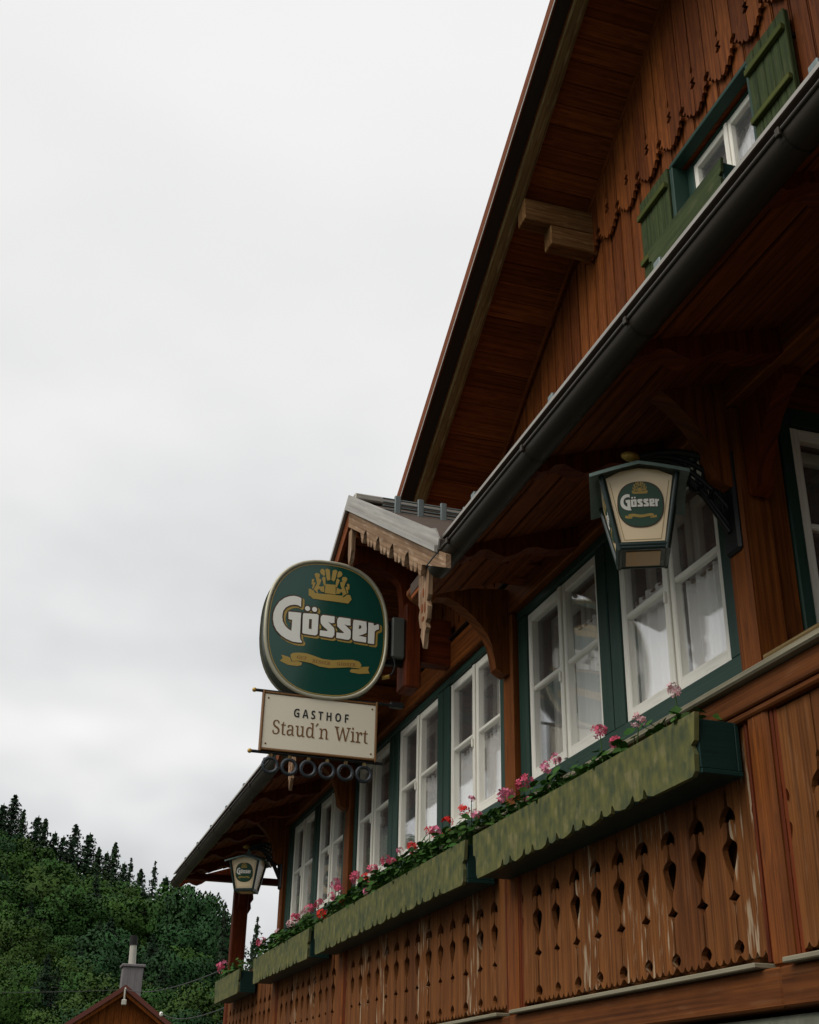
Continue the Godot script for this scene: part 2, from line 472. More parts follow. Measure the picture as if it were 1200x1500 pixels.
# ------------------------------------------------------------------ the inn
var inn: Node3D
var sash_mesh: ArrayMesh
var inner_sash_mesh: ArrayMesh
var pane_mesh: ArrayMesh
var low_pane_mesh: ArrayMesh
var inner_pane_mesh: ArrayMesh
var strip_mesh: ArrayMesh

const WIN_W := 1.015
const WIN_H := 1.06
const POSTS := [[-4.21, -4.07], [-6.90, -6.75], [-10.85, -10.70], [-13.68, -13.53], [-16.76, -16.61], [-1.35, -1.20]]
const WINDOWS := [-5.365, -6.62, -8.09, -9.36, -10.62, -12.10, -13.32]     # left edges
const SILL := 3.412

func inn_box(called: String, a: Vector3, b: Vector3, m: String, g := 0, bev := 0.006) -> MeshInstance3D:
	var s := mb()
	s.box(a, b, g, bev)
	return part(inn, called, s, m)

func make_window_meshes() -> void:
	var w := WIN_W / 2 - 0.002
	var s := mb()
	var st := 0.052
	s.box(Vector3(0, 0, -0.05), Vector3(st, WIN_H, 0), 1, 0.006)
	s.box(Vector3(w - st, 0, -0.05), Vector3(w, WIN_H, 0), 1, 0.006)
	s.box(Vector3(st, WIN_H - 0.06, -0.05), Vector3(w - st, WIN_H, -0.001), 0, 0.006)
	s.box(Vector3(st, 0, -0.05), Vector3(w - st, 0.07, -0.001), 0, 0.006)
	s.box(Vector3(st, 0.545, -0.045), Vector3(w - st, 0.578, -0.004), 0, 0.008)
	sash_mesh = s.mesh()
	s = mb()
	s.box(Vector3(0.02, 0.02, -0.19), Vector3(0.07, WIN_H - 0.02, -0.15), 1, 0.004)
	s.box(Vector3(w - 0.05, 0.02, -0.19), Vector3(w, WIN_H - 0.02, -0.15), 1, 0.004)
	s.box(Vector3(0.07, WIN_H - 0.08, -0.19), Vector3(w - 0.05, WIN_H - 0.02, -0.151), 0, 0.004)
	s.box(Vector3(0.07, 0.02, -0.19), Vector3(w - 0.05, 0.09, -0.151), 0, 0.004)
	inner_sash_mesh = s.mesh()
	s = mb()
	for e: float in [0.0, -0.012]:      # double glazing
		s.box(Vector3(st, 0.578, -0.026 + e), Vector3(w - st, WIN_H - 0.06, -0.022 + e), 1, 0.0)
	pane_mesh = s.mesh()
	s = mb()
	for e: float in [0.0, -0.012]:
		s.box(Vector3(st, 0.07, -0.026 + e), Vector3(w - st, 0.545, -0.022 + e), 1, 0.0)
	low_pane_mesh = s.mesh()
	s = mb()
	s.box(Vector3(0.07, 0.09, -0.172), Vector3(w - 0.05, WIN_H - 0.08, -0.168), 1, 0.0)
	inner_pane_mesh = s.mesh()
	s = mb()
	s.box(Vector3(WIN_W / 2 - 0.02, 0.01, 0.0005), Vector3(WIN_W / 2 + 0.02, WIN_H - 0.01, 0.014), 1, 0.005)
	s.box(Vector3(WIN_W / 2 - 0.008, 0.46, 0.0145), Vector3(WIN_W / 2 + 0.008, 0.52, 0.03), 1, 0.003)
	strip_mesh = s.mesh()

func window(xf: Transform3D) -> void:
	var o := part_mesh(inn, "window", strip_mesh, "white_paint", xf)
	for k in 2:
		var at := Transform3D(Basis(), Vector3(k * (WIN_W / 2 + 0.002), 0, 0))
		part_mesh(o, "sash", sash_mesh, "white_paint", at)
		part_mesh(o, "inner_sash", inner_sash_mesh, "white_paint", at)
		for q: Array in [[pane_mesh, "pane"], [low_pane_mesh, "pane"], [inner_pane_mesh, "inner_pane"]]:
			# each pane sits a fraction of a degree off true in its putty
			var tilt := Basis(Vector3.UP, rng.randf_range(-0.004, 0.004)) * Basis(Vector3.RIGHT, rng.randf_range(-0.004, 0.004))
			part_mesh(o, q[1], q[0], "glass", at * Transform3D(tilt, Vector3.ZERO))

# sawn balustrade board: outline of one board between two joints, cut away along both edges
func fret_outline(w: float, top: float) -> PackedVector2Array:
	var cut := [[2.212, 0.006], [2.222, 0.030], [2.240, 0.040], [2.258, 0.030], [2.272, 0.004], [2.400, 0.003], [2.418, 0.016], [2.434, 0.046], [2.450, 0.016], [2.466, 0.003],
		[2.492, 0.004], [2.520, 0.014], [2.555, 0.034], [2.590, 0.050], [2.615, 0.058], [2.632, 0.060], [2.645, 0.052], [2.654, 0.036], [2.664, 0.020], [2.672, 0.014], [2.700, 0.008], [2.728, 0.010], [2.740, 0.020], [2.738, 0.036],
		[2.716, 0.058], [2.745, 0.064], [2.768, 0.056], [2.786, 0.036], [2.800, 0.014], [2.830, 0.010], [2.850, 0.014], [2.872, 0.004]]
	var p := PackedVector2Array()
	var h := w / 2
	# bottom edge, four little tongues
	for i in 4:
		var a := -h + 0.014 + (w - 0.028) * i / 4.0
		var d := (w - 0.028) / 4.0
		p.append(Vector2(a, 2.212 if i else 2.205))
		p.append(Vector2(a + d * 0.22, 2.194))
		p.append(Vector2(a + d * 0.5, 2.188))
		p.append(Vector2(a + d * 0.78, 2.194))
	p.append(Vector2(h - 0.014, 2.205))
	for q: Array in cut:
		p.append(Vector2(h - q[1], q[0]))
	p.append(Vector2(h - 0.004, top))
	p.append(Vector2(-h + 0.004, top))
	for i in range(cut.size() - 1, -1, -1):
		p.append(Vector2(-h + cut[i][1], cut[i][0]))
	return p

func parapet(x0: float, x1: float, count: int, worn: Array) -> void:
	var s := mb()
	s.box(Vector3(x0, 2.15, -2.90), Vector3(x1, 3.1, -2.842), 1, 0.0)
	var panel := part(inn, "parapet", s, "fret_wood")
	var w := (x1 - x0) / count
	var variants: Array[ArrayMesh] = []
	for k in 4:
		s = mb()
		s.prism(fret_outline(w, 3.09), Vector3(0, 0, -2.79), Vector3.RIGHT, Vector3.UP, Vector3(0, 0, 0.028))
		variants.append(s.mesh())
	for i in count:
		part_mesh(panel, "fret_board", variants[(i * 7 + i / 3) % 4], "fret_wood_worn" if i in worn else ["fret_wood", "fret_wood_pale", "fret_wood", "fret_wood_dark", "fret_wood_pale"][rng.randi() % 5],
			Transform3D(Basis(), Vector3(x0 + (i + 0.5) * w, rng.randf_range(-0.004, 0.004), rng.randf_range(-0.004, 0.003))))
	s = mb()
	s.box(Vector3(x0 + 0.02, 2.138, -2.80), Vector3(x1 - 0.02, 2.158, -2.675), 0, 0.004)
	part(inn, "drip_strip", s, "strip_metal")
	for e: float in [x0 + 0.004, x1 - 0.044]:      # mouldings against the posts
		s = mb()
		s.box(Vector3(e, 2.16, -2.80), Vector3(e + 0.018, 3.10, -2.752), 1, 0.005)
		s.box(Vector3(e + 0.022, 2.16, -2.80), Vector3(e + 0.040, 3.10, -2.757), 1, 0.005)
		part(inn, "moulding", s, "red_wood")

# curved knee brace lying in a plane: outline in (out, up) from the wall face
func brace(x: float, th: float, m: String) -> void:
	var p := PackedVector2Array()
	for q: Array in [[-2.742, 4.13], [-2.715, 4.115], [-2.69, 4.125], [-2.648, 4.155], [-2.638, 4.22], [-2.622, 4.30], [-2.595, 4.365], [-2.552, 4.424], [-2.508, 4.47], [-2.459, 4.514], [-2.39, 4.560], [-2.32, 4.585], [-2.25, 4.575], [-2.22, 4.545], [-2.17, 4.535], [-2.11, 4.565], [-2.08, 4.60], [-2.08, 4.63], [-2.742, 4.70]]:
		p.append(Vector2(q[0], q[1]))
	var s := mb()
	s.prism(p, Vector3(x - th / 2, 0, 0), Vector3(0, 0, 1), Vector3.UP, Vector3(th, 0, 0))
	part(inn, "knee_brace", s, m)

func veranda() -> void:
	# ground floor and floor
	inn_box("ground_floor_wall", Vector3(-16.7, 0, -3.1), Vector3(-1.25, 1.985, -2.84), "plaster")
	inn_box("string_course", Vector3(-16.7, 1.90, -2.84), Vector3(-1.25, 1.975, -2.76), "plaster", 0, 0.02)
	inn_box("veranda_floor", Vector3(-16.72, 1.99, -4.3), Vector3(-1.22, 2.14, -2.90), "soffit_wood")
	var cuts := [-16.72, -13.6, -10.77, -6.82, -4.13, -1.22]
	for i in cuts.size() - 1:
		inn_box("sole_beam", Vector3(cuts[i] + 0.002, 1.995, -2.899), Vector3(cuts[i + 1] - 0.002, 2.136, -2.715), "beam_wood", 0, 0.008)
	# posts
	for i in POSTS.size():
		var q: Array = POSTS[i]
		var deep := -2.93 if i >= 4 else -2.90
		inn_box("post", Vector3(q[0], 2.14, deep), Vector3(q[1], 4.53, -2.74), "post_wood" if i < 4 else "red_wood", 1, 0.012)
	# head beam carrying the rafters
	inn_box("head_beam", Vector3(-16.78, 4.533, -2.92), Vector3(-1.18, 4.735, -2.735), "post_wood", 0, 0.008)
	# sill strip and mouldings
	inn_box("sill_board", Vector3(-13.7, 3.13, -2.92), Vector3(-1.22, 3.232, -2.715), "beam_wood", 0, 0.006)
	inn_box("sill_strip", Vector3(-13.7, 3.234, -2.92), Vector3(-1.22, 3.266, -2.675), "strip_metal", 0, 0.008)
	inn_box("sill_moulding", Vector3(-13.7, 3.098, -2.78), Vector3(-1.22, 3.127, -2.725), "beam_wood", 0, 0.008)
	inn_box("hand_rail", Vector3(-4.068, 3.27, -2.93), Vector3(-1.352, 3.335, -2.755), "tan_wood", 0, 0.008)
	inn_box("rail", Vector3(-16.6, 3.10, -2.90), Vector3(-13.71, 3.16, -2.74), "beam_wood", 0, 0.008)
	# balustrades
	parapet(-6.7475, -4.2125, 10, [3, 5, 6, 9])
	parapet(-10.697, -6.903, 15, [2, 4, 8, 12])
	parapet(-13.527, -10.853, 11, [3, 6])
	parapet(-16.607, -13.683, 12, [])
	parapet(-4.067, -1.353, 10, [])
	# green casings round the windows
	for bay: Array in [[-6.75, -4.21, [0, 1]], [-10.70, -6.90, [2, 3, 4]], [-13.53, -10.85, [5, 6]]]:
		var x0: float = bay[0]
		var x1: float = bay[1]
		inn_box("casing_board", Vector3(x0, SILL + WIN_H + 0.003, -3.0), Vector3(x1, 4.530, -2.782), "green_paint", 0)
		inn_box("casing_board", Vector3(x0, 3.268, -3.0), Vector3(x1, SILL - 0.003, -2.780), "green_paint", 0)
		var edges := [x0]
		var ids: Array = bay[2]
		for i in range(ids.size() - 1, -1, -1):
			edges.append(WINDOWS[ids[i]])
			edges.append(WINDOWS[ids[i]] + WIN_W)
		edges.append(x1)
		for i in range(0, edges.size(), 2):
			var a: float = edges[i] + (0.001 if i else 0.0)
			var b: float = edges[i + 1] - 0.001
			if b - a > 0.16:      # mullion of two boards with a groove
				var mid := (a + b) / 2
				inn_box("casing_board", Vector3(a, SILL - 0.003, -3.0), Vector3(mid - 0.004, SILL + WIN_H + 0.003, -2.786), "green_paint", 1)
				inn_box("casing_board", Vector3(mid + 0.004, SILL - 0.003, -3.0), Vector3(b, SILL + WIN_H + 0.003, -2.790), "green_paint", 1)
			else:
				inn_box("casing_board", Vector3(a, SILL - 0.003, -3.0), Vector3(b, SILL + WIN_H + 0.003, -2.788), "green_paint", 1)
		for i: int in ids:
			window(Transform3D(Basis(), Vector3(WINDOWS[i], SILL, -2.805)))
	# end walls of the glazed part; the near one faces the open bay
	var EX := -4.10
	inn_box("end_wall", Vector3(EX - 0.1, 2.14, -4.28), Vector3(EX, 3.40, -2.905), "post_wood", 1)
	inn_box("end_wall", Vector3(EX - 0.1, 4.60, -4.28), Vector3(EX, 4.85, -2.925), "post_wood", 2)
	inn_box("end_wall", Vector3(EX - 0.1, 3.402, -3.0), Vector3(EX, 4.598, -2.905), "post_wood", 1)
	inn_box("end_wall", Vector3(EX - 0.1, 3.402, -4.28), Vector3(EX, 4.598, -4.15), "post_wood", 1)
	for q: Array in [[-3.062, -3.002, 3.404, 4.596], [-4.148, -4.082, 3.404, 4.596]]:
		inn_box("casing_board", Vector3(EX - 0.1, q[2], q[0]), Vector3(EX + 0.012, q[3], q[1]), "green_paint", 1)
	inn_box("casing_board", Vector3(EX - 0.1, 4.502, -4.080), Vector3(EX + 0.010, 4.596, -3.064), "green_paint", 2)
	inn_box("casing_board", Vector3(EX - 0.1, 3.404, -4.080), Vector3(EX + 0.010, 3.436, -3.064), "green_paint", 2)
	window(Transform3D(Basis(Vector3(0, 0, -1), Vector3.UP, Vector3.RIGHT), Vector3(EX - 0.004, 3.438, -3.065)))
	inn_box("end_wall", Vector3(-13.70, 2.14, -4.28), Vector3(-13.60, 4.85, -2.925), "post_wood", 1)
	# knee braces under the eaves
	for x: float in [-6.825, -10.775, -4.14, -13.605]:
		brace(x, 0.10, "post_wood")
	# arched brace of the open bay, running along the beam from the corner post
	for q: Array in [[-4.068, 1.0], [-1.352, -1.0], [-16.608, 1.0]]:
		var p := PackedVector2Array()
		for e: Array in [[0, 4.09], [0.03, 4.06], [0.075, 4.10], [0.085, 4.16], [0.10, 4.22], [0.14, 4.30], [0.20, 4.38], [0.28, 4.45], [0.36, 4.49], [0.36, 4.531], [0, 4.531]]:
			p.append(Vector2(q[0] + q[1] * e[0], e[1]))
		var s := mb()
		s.prism(p, Vector3(0, 0, -2.87), Vector3.RIGHT, Vector3.UP, Vector3(0, 0, 0.085))
		part(inn, "arch_brace", s, "red_wood")
	# inward scroll bracket on the far corner post
	var pz := PackedVector2Array()
	for e: Array in [[-2.931, 4.46], [-3.10, 4.46], [-3.06, 4.40], [-3.04, 4.33], [-2.99, 4.27], [-3.0, 4.20], [-2.965, 4.15], [-2.975, 4.08], [-2.931, 4.0]]:
		pz.append(Vector2(e[0], e[1]))
	var sc := mb()
	sc.prism(pz, Vector3(-16.72, 0, 0), Vector3(0, 0, 1), Vector3.UP, Vector3(0.07, 0, 0))
	part(inn, "scroll_bracket", sc, "red_wood")

func roof_y(z: float) -> float:      # underside of the veranda roof boards
	return 4.415 + 0.33 * (-1.99 - z)

func veranda_roof() -> void:
	var run := [[-16.95, -9.75], [-5.95, -0.95]]
	for r: Array in [[-16.95, -0.95, -2.90, -4.42], [-16.95, -9.2, -1.99, -2.90], [-6.5, -0.95, -1.99, -2.90]]:
		var s := mb()
		var z0: float = r[2]
		var z1: float = r[3]
		var p := PackedVector2Array([Vector2(z0, roof_y(z0) + 0.03), Vector2(z1, roof_y(z1) + 0.03), Vector2(z1, roof_y(z1) + 0.10), Vector2(z0, roof_y(z0) + 0.10)])
		s.prism(p, Vector3(r[0], 0, 0), Vector3(0, 0, 1), Vector3.UP, Vector3(r[1] - r[0], 0, 0), 2)
		var slab := part(inn, "veranda_roof", s, "roof_tile")
		# boards seen from below, laid along the eaves
		var n := maxi(1, int(round((z0 - z1) / 0.152)))
		for i in n:
			var a := z0 + (z1 - z0) * i / n
			var b := z0 + (z1 - z0) * (i + 1) / n
			s = mb()
			var g := 0.003
			var q := PackedVector2Array([Vector2(a - g, roof_y(a) + 0.028), Vector2(b + g, roof_y(b) + 0.028), Vector2(b + g, roof_y(b) + 0.002 + g), Vector2(b + 2 * g, roof_y(b)), Vector2(a - 2 * g, roof_y(a)), Vector2(a - g, roof_y(a) + 0.002 + g)])
			s.prism(q, Vector3(r[0] + 0.01, rng.randf_range(-0.002, 0.002), 0), Vector3(0, 0, 1), Vector3.UP, Vector3(r[1] - r[0] - 0.02, 0, 0), 2)
			part(slab, "roof_board", s, "soffit_wood")
	# rafters with sawn tails
	var tail := PackedVector2Array()
	for e: Array in [[-2.03, 0.0], [-2.035, -0.05], [-2.06, -0.075], [-2.10, -0.07], [-2.14, -0.045], [-2.19, -0.05], [-2.235, -0.085], [-2.29, -0.115], [-2.36, -0.105], [-2.42, -0.08], [-2.48, -0.085], [-2.55, -0.115], [-2.62, -0.125], [-4.25, -0.125], [-4.25, 0.0]]:
		tail.append(Vector2(e[0], roof_y(e[0]) + e[1] - 0.001))
	for i in 16:
		var x := -1.62 - 1.03 * i
		if x < -5.98 and x > -9.7:
			continue
		var s := mb()
		s.prism(tail, Vector3(x - 0.05, 0, 0), Vector3(0, 0, 1), Vector3.UP, Vector3(0.1, 0, 0))
		part(inn, "rafter", s, "red_wood")
	# tie beams at the open ends
	for x: float in [-16.72, -1.33]:
		inn_box("tie_beam", Vector3(x, 4.40, -4.30), Vector3(x + 0.12, 4.48, -2.0), "red_wood", 2)
	inn_box("back_post", Vector3(-16.72, 0.0, -4.30), Vector3(-16.60, 5.1, -4.20), "red_wood", 1)
	inn_box("back_beam", Vector3(-16.74, 5.0, -4.32), Vector3(-13.42, 5.14, -4.20), "red_wood", 0)
	# gutters
	for r: Array in run:
		var x0: float = r[0]
		var x1: float = r[1]
		var s := mb()
		var R := 0.064
		var cz := -1.985
		var cy := 4.396
		var prof: Array[Vector2] = []
		for k in 13:
			var a := PI + PI * k / 12.0
			prof.append(Vector2(cz - cos(a) * -R, cy + sin(a) * R))
		prof.reverse()
		# outer skin, inner skin and rolled front bead
		for k in 12:
			for side: float in [1.0, -1.0]:
				var rr := 1.0 if side > 0 else 0.95
				var A := Vector2(cz, cy) + (prof[k] - Vector2(cz, cy)) * rr
				var B := Vector2(cz, cy) + (prof[k + 1] - Vector2(cz, cy)) * rr
				var na := (prof[k] - Vector2(cz, cy)).normalized() * side
				var nb := (prof[k + 1] - Vector2(cz, cy)).normalized() * side
				var a0 := Vector3(x0, A.y, A.x); var a1 := Vector3(x1, A.y, A.x)
				var b0 := Vector3(x0, B.y, B.x); var b1 := Vector3(x1, B.y, B.x)
				var n0 := Vector3(0, na.y, na.x); var n1 := Vector3(0, nb.y, nb.x)
				s.tri_n(a0, a1, b1, n0, n0, n1, Vector2(k * 0.05, 0), Vector2(k * 0.05, (x1 - x0) * 0.5), Vector2(k * 0.05 + 0.05, (x1 - x0) * 0.5))
				s.tri_n(a0, b1, b0, n0, n1, n1, Vector2(k * 0.05, 0), Vector2(k * 0.05 + 0.05, (x1 - x0) * 0.5), Vector2(k * 0.05 + 0.05, 0))
		for x: float in [x0, x1]:
			for k in 12:
				s.tri(Vector3(x, cy, cz), Vector3(x, prof[k].y, prof[k].x), Vector3(x, prof[k + 1].y, prof[k + 1].x), Vector3(signf(x - (x0 + x1) / 2), 0, 0), Vector2.ZERO, Vector2.ZERO, Vector2.ZERO)
		s.tube([Vector3(x0, cy + 0.004, cz + R), Vector3(x1, cy + 0.004, cz + R)], 0.010, 0.010, 8)
		var gut := part(inn, "gutter", s, "gutter_metal")
		var x := x0 + 0.35
		while x < x1:
			s = mb()
			for k in 12:
				var A := Vector2(cz, cy) + (prof[k] - Vector2(cz, cy)) * 1.05
				var B := Vector2(cz, cy) + (prof[k + 1] - Vector2(cz, cy)) * 1.05
				var na := (prof[k] + prof[k + 1] - 2 * Vector2(cz, cy)).normalized()
				s.quad(Vector3(x, A.y, A.x), Vector3(x + 0.022, A.y, A.x), Vector3(x + 0.022, B.y, B.x), Vector3(x, B.y, B.x), Vector3(0, na.y, na.x), 0)
			s.box(Vector3(x, cy + 0.004, cz - R), Vector3(x + 0.022, cy + 0.012, cz + R), 2, 0.0)
			s.box(Vector3(x, cy - 0.02, cz + R + 0.002), Vector3(x + 0.022, cy + 0.014, cz + R + 0.016), 2, 0.003)
			part(gut, "gutter_bracket", s, "gutter_metal")
			x += 1.06
		# sheet edge over the gutter
		s = mb()
		s.prism(PackedVector2Array([Vector2(-1.955, 4.500), Vector2(-2.25, roof_y(-2.25) + 0.102), Vector2(-2.25, roof_y(-2.25) + 0.112), Vector2(-1.955, 4.520), Vector2(-1.945, 4.512), Vector2(-1.945, 4.494), Vector2(-1.952, 4.494)]), Vector3(x0, 0, 0), Vector3(0, 0, 1), Vector3.UP, Vector3(x1 - x0, 0, 0), 2)
		part(inn, "drip_edge", s, "flashing_metal")
		x = x0 + 0.45
		while x < x1:
			s = mb()
			s.box(Vector3(x, 4.525, -2.035), Vector3(x + 0.05, 4.645, -2.015), 1, 0.003)
			s.box(Vector3(x, 4.535, -2.20), Vector3(x + 0.05, 4.60, -2.035), 1, 0.003)
			part(inn, "snow_stop", s, "galvanised")
			x += 1.05

# ------------------------------------------------------------------ porch gable over the middle bay
const PX := -7.85
const PS := 0.595
func py(x: float) -> float:
	return 5.66 - PS * absf(x - PX)

func porch() -> void:
	for sd: float in [1.0, -1.0]:
		var e := PX + sd * 2.13
		var s := mb()
		for i in 16:
			var z1 := -1.92 if i == 0 else -2.03 - (i - 1) * 0.1547
			var z0 := -2.03 - i * 0.1547
			var ez := e if i == 0 else PX + sd * (5.66 - roof_y(z0) - 0.02) / PS
			s.prism(PackedVector2Array([Vector2(PX, py(PX) - 0.03), Vector2(ez, py(ez) - 0.03), Vector2(ez, py(ez) + 0.07), Vector2(PX, py(PX) + 0.07)]), Vector3(0, 0, z0), Vector3.RIGHT, Vector3.UP, Vector3(0, 0, z1 - z0), 2)
		var slab := part(inn, "porch_roof", s, "roof_tile")
		for i in 13:      # boards under the slope, running out to the gable
			var a := PX + sd * (2.13 * i / 13.0)
			var b := PX + sd * (2.13 * (i + 1) / 13.0)
			var zb := clampf(-1.99 - (py(b) - 4.415) / 0.33 + 0.06, -2.79, -2.0)
			s = mb()
			s.prism(PackedVector2Array([Vector2(a + sd * 0.003, py(a) - 0.055), Vector2(b - sd * 0.003, py(b) - 0.055), Vector2(b - sd * 0.003, py(b) - 0.032), Vector2(a + sd * 0.003, py(a) - 0.032)]), Vector3(0, 0, zb), Vector3.RIGHT, Vector3.UP, Vector3(0, 0, -1.95 - zb), 2)
			part(slab, "roof_board", s, "soffit_wood")
		# bargeboard with a sawn lower edge
		var q := PackedVector2Array()
		var f := e + sd * 0.10
		q.append(Vector2(PX, py(PX) - 0.005))
		q.append(Vector2(f, py(f) - 0.005))
		q.append(Vector2(f, py(f) - 0.085))
		var L := absf(f - PX)
		var steps := 17
		for i in range(steps):
			var d0 := L - 0.42 - (L - 0.80) * i / steps
			var w := (L - 0.80) / steps
			var x := PX + sd * d0
			if i % 4 == 3:
				q.append(Vector2(x, py(x) - 0.15)); q.append(Vector2(x - sd * w * 0.25, py(x) - 0.085)); q.append(Vector2(x - sd * w * 0.75, py(x) - 0.085))
			else:
				q.append(Vector2(x, py(x) - 0.140)); q.append(Vector2(x - sd * w * 0.3, py(x) - 0.200 + 0.018 * (i % 2))); q.append(Vector2(x - sd * w * 0.72, py(x) - 0.178)); q.append(Vector2(x - sd * w * 0.98, py(x) - 0.12))
		q.append(Vector2(PX + sd * 0.36, py(PX + sd * 0.36) - 0.145))
		q.append(Vector2(PX, py(PX) - 0.15))
		s = mb()
		s.gd = Vector2(1, -sd * PS).normalized()
		s.prism(q, Vector3(0, 0, -1.945), Vector3.RIGHT, Vector3.UP, Vector3(0, 0, 0.03), 1)
		part(inn, "bargeboard", s, "grey_wood" if sd > 0 else "soffit_wood")
		# bent sheet flashing on the verge
		var h := 0.135
		s = mb()
		s.gd = Vector2(1, -sd * PS).normalized()
		var ee := e - sd * 0.01
		s.prism(PackedVector2Array([Vector2(PX, py(PX) + 0.002), Vector2(ee, py(ee) + 0.002), Vector2(ee + sd * 0.02, py(ee) + 0.06), Vector2(ee - sd * 0.05, py(ee) + h + 0.02), Vector2(ee - sd * 0.14, py(ee) + h + 0.06), Vector2(PX, py(PX) + h - 0.02)]), Vector3(0, 0, -1.915), Vector3.RIGHT, Vector3.UP, Vector3(0, 0, 0.010), 1)
		s.prism(PackedVector2Array([Vector2(PX, py(PX) - 0.012), Vector2(ee, py(ee) - 0.012), Vector2(ee, py(ee) + 0.028), Vector2(PX, py(PX) + 0.028)]), Vector3(0, 0, -1.904), Vector3.RIGHT, Vector3.UP, Vector3(0, 0, 0.018), 1)
		part(inn, "verge_flashing", s, "flashing_metal")
		# hanging fretwork board at the foot of the verge, and its sister by the wall
		var xp := PX + sd * 1.74
		var pend: Array = [[-0.095, py(xp) - 0.05], [0.095, py(xp) - 0.16], [0.095, 4.36], [0.088, 4.20], [0.062, 4.17], [0.085, 4.13], [0.07, 4.06], [0.045, 4.045], [0.06, 4.01], [0.035, 3.985], [0.01, 3.90], [-0.02, 3.96], [-0.045, 3.99], [-0.03, 4.03], [-0.06, 4.05], [-0.085, 4.12], [-0.065, 4.16], [-0.09, 4.20], [-0.095, 4.36]]
		q = PackedVector2Array()
		for k: Array in pend:
			q.append(Vector2(xp + sd * k[0], k[1] + 0.06))
		s = mb()
		s.prism(q, Vector3(0, 0, -1.975), Vector3.RIGHT, Vector3.UP, Vector3(0, 0, 0.026))
		var pd := part(inn, "pendant_board", s, "grey_wood")
		for k: Array in [[0.0, 4.30, 0.014, 0.03], [-0.02, 4.21, 0.018, 0.03], [0.03, 4.20, 0.014, 0.035], [0.0, 4.14, 0.022, 0.016]]:
			s = mb()
			var circ := PackedVector2Array()
			for j in 8:
				circ.append(Vector2(xp + sd * k[0] + cos(TAU * j / 8) * k[2], k[1] + sin(TAU * j / 8) * k[3]))
			s.prism(circ, Vector3(0, 0, -1.9485), Vector3.RIGHT, Vector3.UP, Vector3(0, 0, 0.0015))
			part(pd, "carving", s, "soffit_wood")
		# purlin under the verge
		var xq := PX + sd * 1.35
		inn_box("porch_purlin", Vector3(xq - 0.06, py(xq) - 0.22, -2.79), Vector3(xq + 0.06, py(xq) - 0.085, -1.98), "soffit_wood", 2)
	# ridge cap and ridge purlin
	inn_box("ridge_cap", Vector3(PX - 0.10, 5.70, -4.3), Vector3(PX + 0.10, 5.755, -1.93), "flashing_metal", 2, 0.01)
	inn_box("ridge_purlin", Vector3(PX - 0.07, 5.40, -2.79), Vector3(PX + 0.07, 5.56, -1.96), "soffit_wood", 2)
	# drop ornament below the peak
	var dq := PackedVector2Array()
	for k: Array in [[-0.045, 5.48], [0.045, 5.48], [0.045, 5.30], [0.03, 5.24], [0.0, 5.20], [-0.03, 5.24], [-0.045, 5.30]]:
		dq.append(Vector2(PX + 0.02 + k[0], k[1]))
	var ds := mb()
	ds.prism(dq, Vector3(0, 0, -1.957), Vector3.RIGHT, Vector3.UP, Vector3(0, 0, 0.03))
	part(inn, "drop_ornament", ds, "grey_wood")
	# boarded tympanum
	var s := mb()
	s.prism(PackedVector2Array([Vector2(-9.80, 4.49), Vector2(-5.90, 4.49), Vector2(PX, 5.60)]), Vector3(0, 0, -2.90), Vector3.RIGHT, Vector3.UP, Vector3(0, 0, 0.08), 0)
	var ty := part(inn, "porch_gable_wall", s, "soffit_wood")
	var x := -9.66
	while x < -6.05:
		var a := x
		var b := x + 0.178
		var ta := py(a) - 0.06
		var tb := py(b) - 0.06
		if minf(ta, tb) > 4.80:
			var w := b - a
			var o := PackedVector2Array()
			o.append(Vector2(a, 4.765)); o.append(Vector2(b, 4.765))
			for e: float in [4.86, 5.04]:      # little dagger cuts along the joints
				if e < tb - 0.12:
					o.append(Vector2(b, e)); o.append(Vector2(b - 0.02, e + 0.02)); o.append(Vector2(b - 0.012, e + 0.05)); o.append(Vector2(b, e + 0.09))
			o.append(Vector2(b, tb))
			if a < PX and b > PX:
				o.append(Vector2(PX, py(PX) - 0.06))
			o.append(Vector2(a, ta))
			for e: float in [5.04, 4.86]:
				if e < ta - 0.12:
					o.append(Vector2(a, e + 0.09)); o.append(Vector2(a + 0.012, e + 0.05)); o.append(Vector2(a + 0.02, e + 0.02)); o.append(Vector2(a, e))
			s = mb()
			s.prism(o, Vector3(0, 0, -2.80 + rng.randf_range(-0.003, 0.003)), Vector3.RIGHT, Vector3.UP, Vector3(0, 0, 0.024))
			part(ty, "board", s, "gable_wood")
		x += 0.182
	inn_box("ledge_flashing", Vector3(-9.75, 4.748, -2.80), Vector3(-5.95, 4.758, -2.715), "gutter_metal", 0, 0.002)
	# hanging post with its curved brace, set out from the wall below the ridge
	inn_box("hanging_post", Vector3(PX - 0.21, 4.34, -2.50), Vector3(PX - 0.01, 4.98, -2.375), "red_wood", 1, 0.014)
	inn_box("post_block", Vector3(PX - 0.17, 4.55, -2.74), Vector3(PX - 0.05, 4.90, -2.50), "red_wood", 2)
	var bq := PackedVector2Array()
	for k: Array in [[-2.375, 4.90], [-2.366, 4.97], [-2.36, 5.06], [-2.342, 5.146], [-2.305, 5.19], [-2.262, 5.216], [-2.18, 5.255], [-2.104, 5.274], [-2.03, 5.262], [-1.98, 5.235], [-1.965, 5.26], [-1.965, 5.40], [-2.50, 5.40], [-2.50, 4.98], [-2.45, 4.90]]:
		bq.append(Vector2(k[0], k[1]))
	s = mb()
	s.prism(bq, Vector3(PX - 0.16, 0, 0), Vector3(0, 0, 1), Vector3.UP, Vector3(0.10, 0, 0))
	part(inn, "knee_brace", s, "red_wood")
	# snow guard on the near slope
	s = mb()
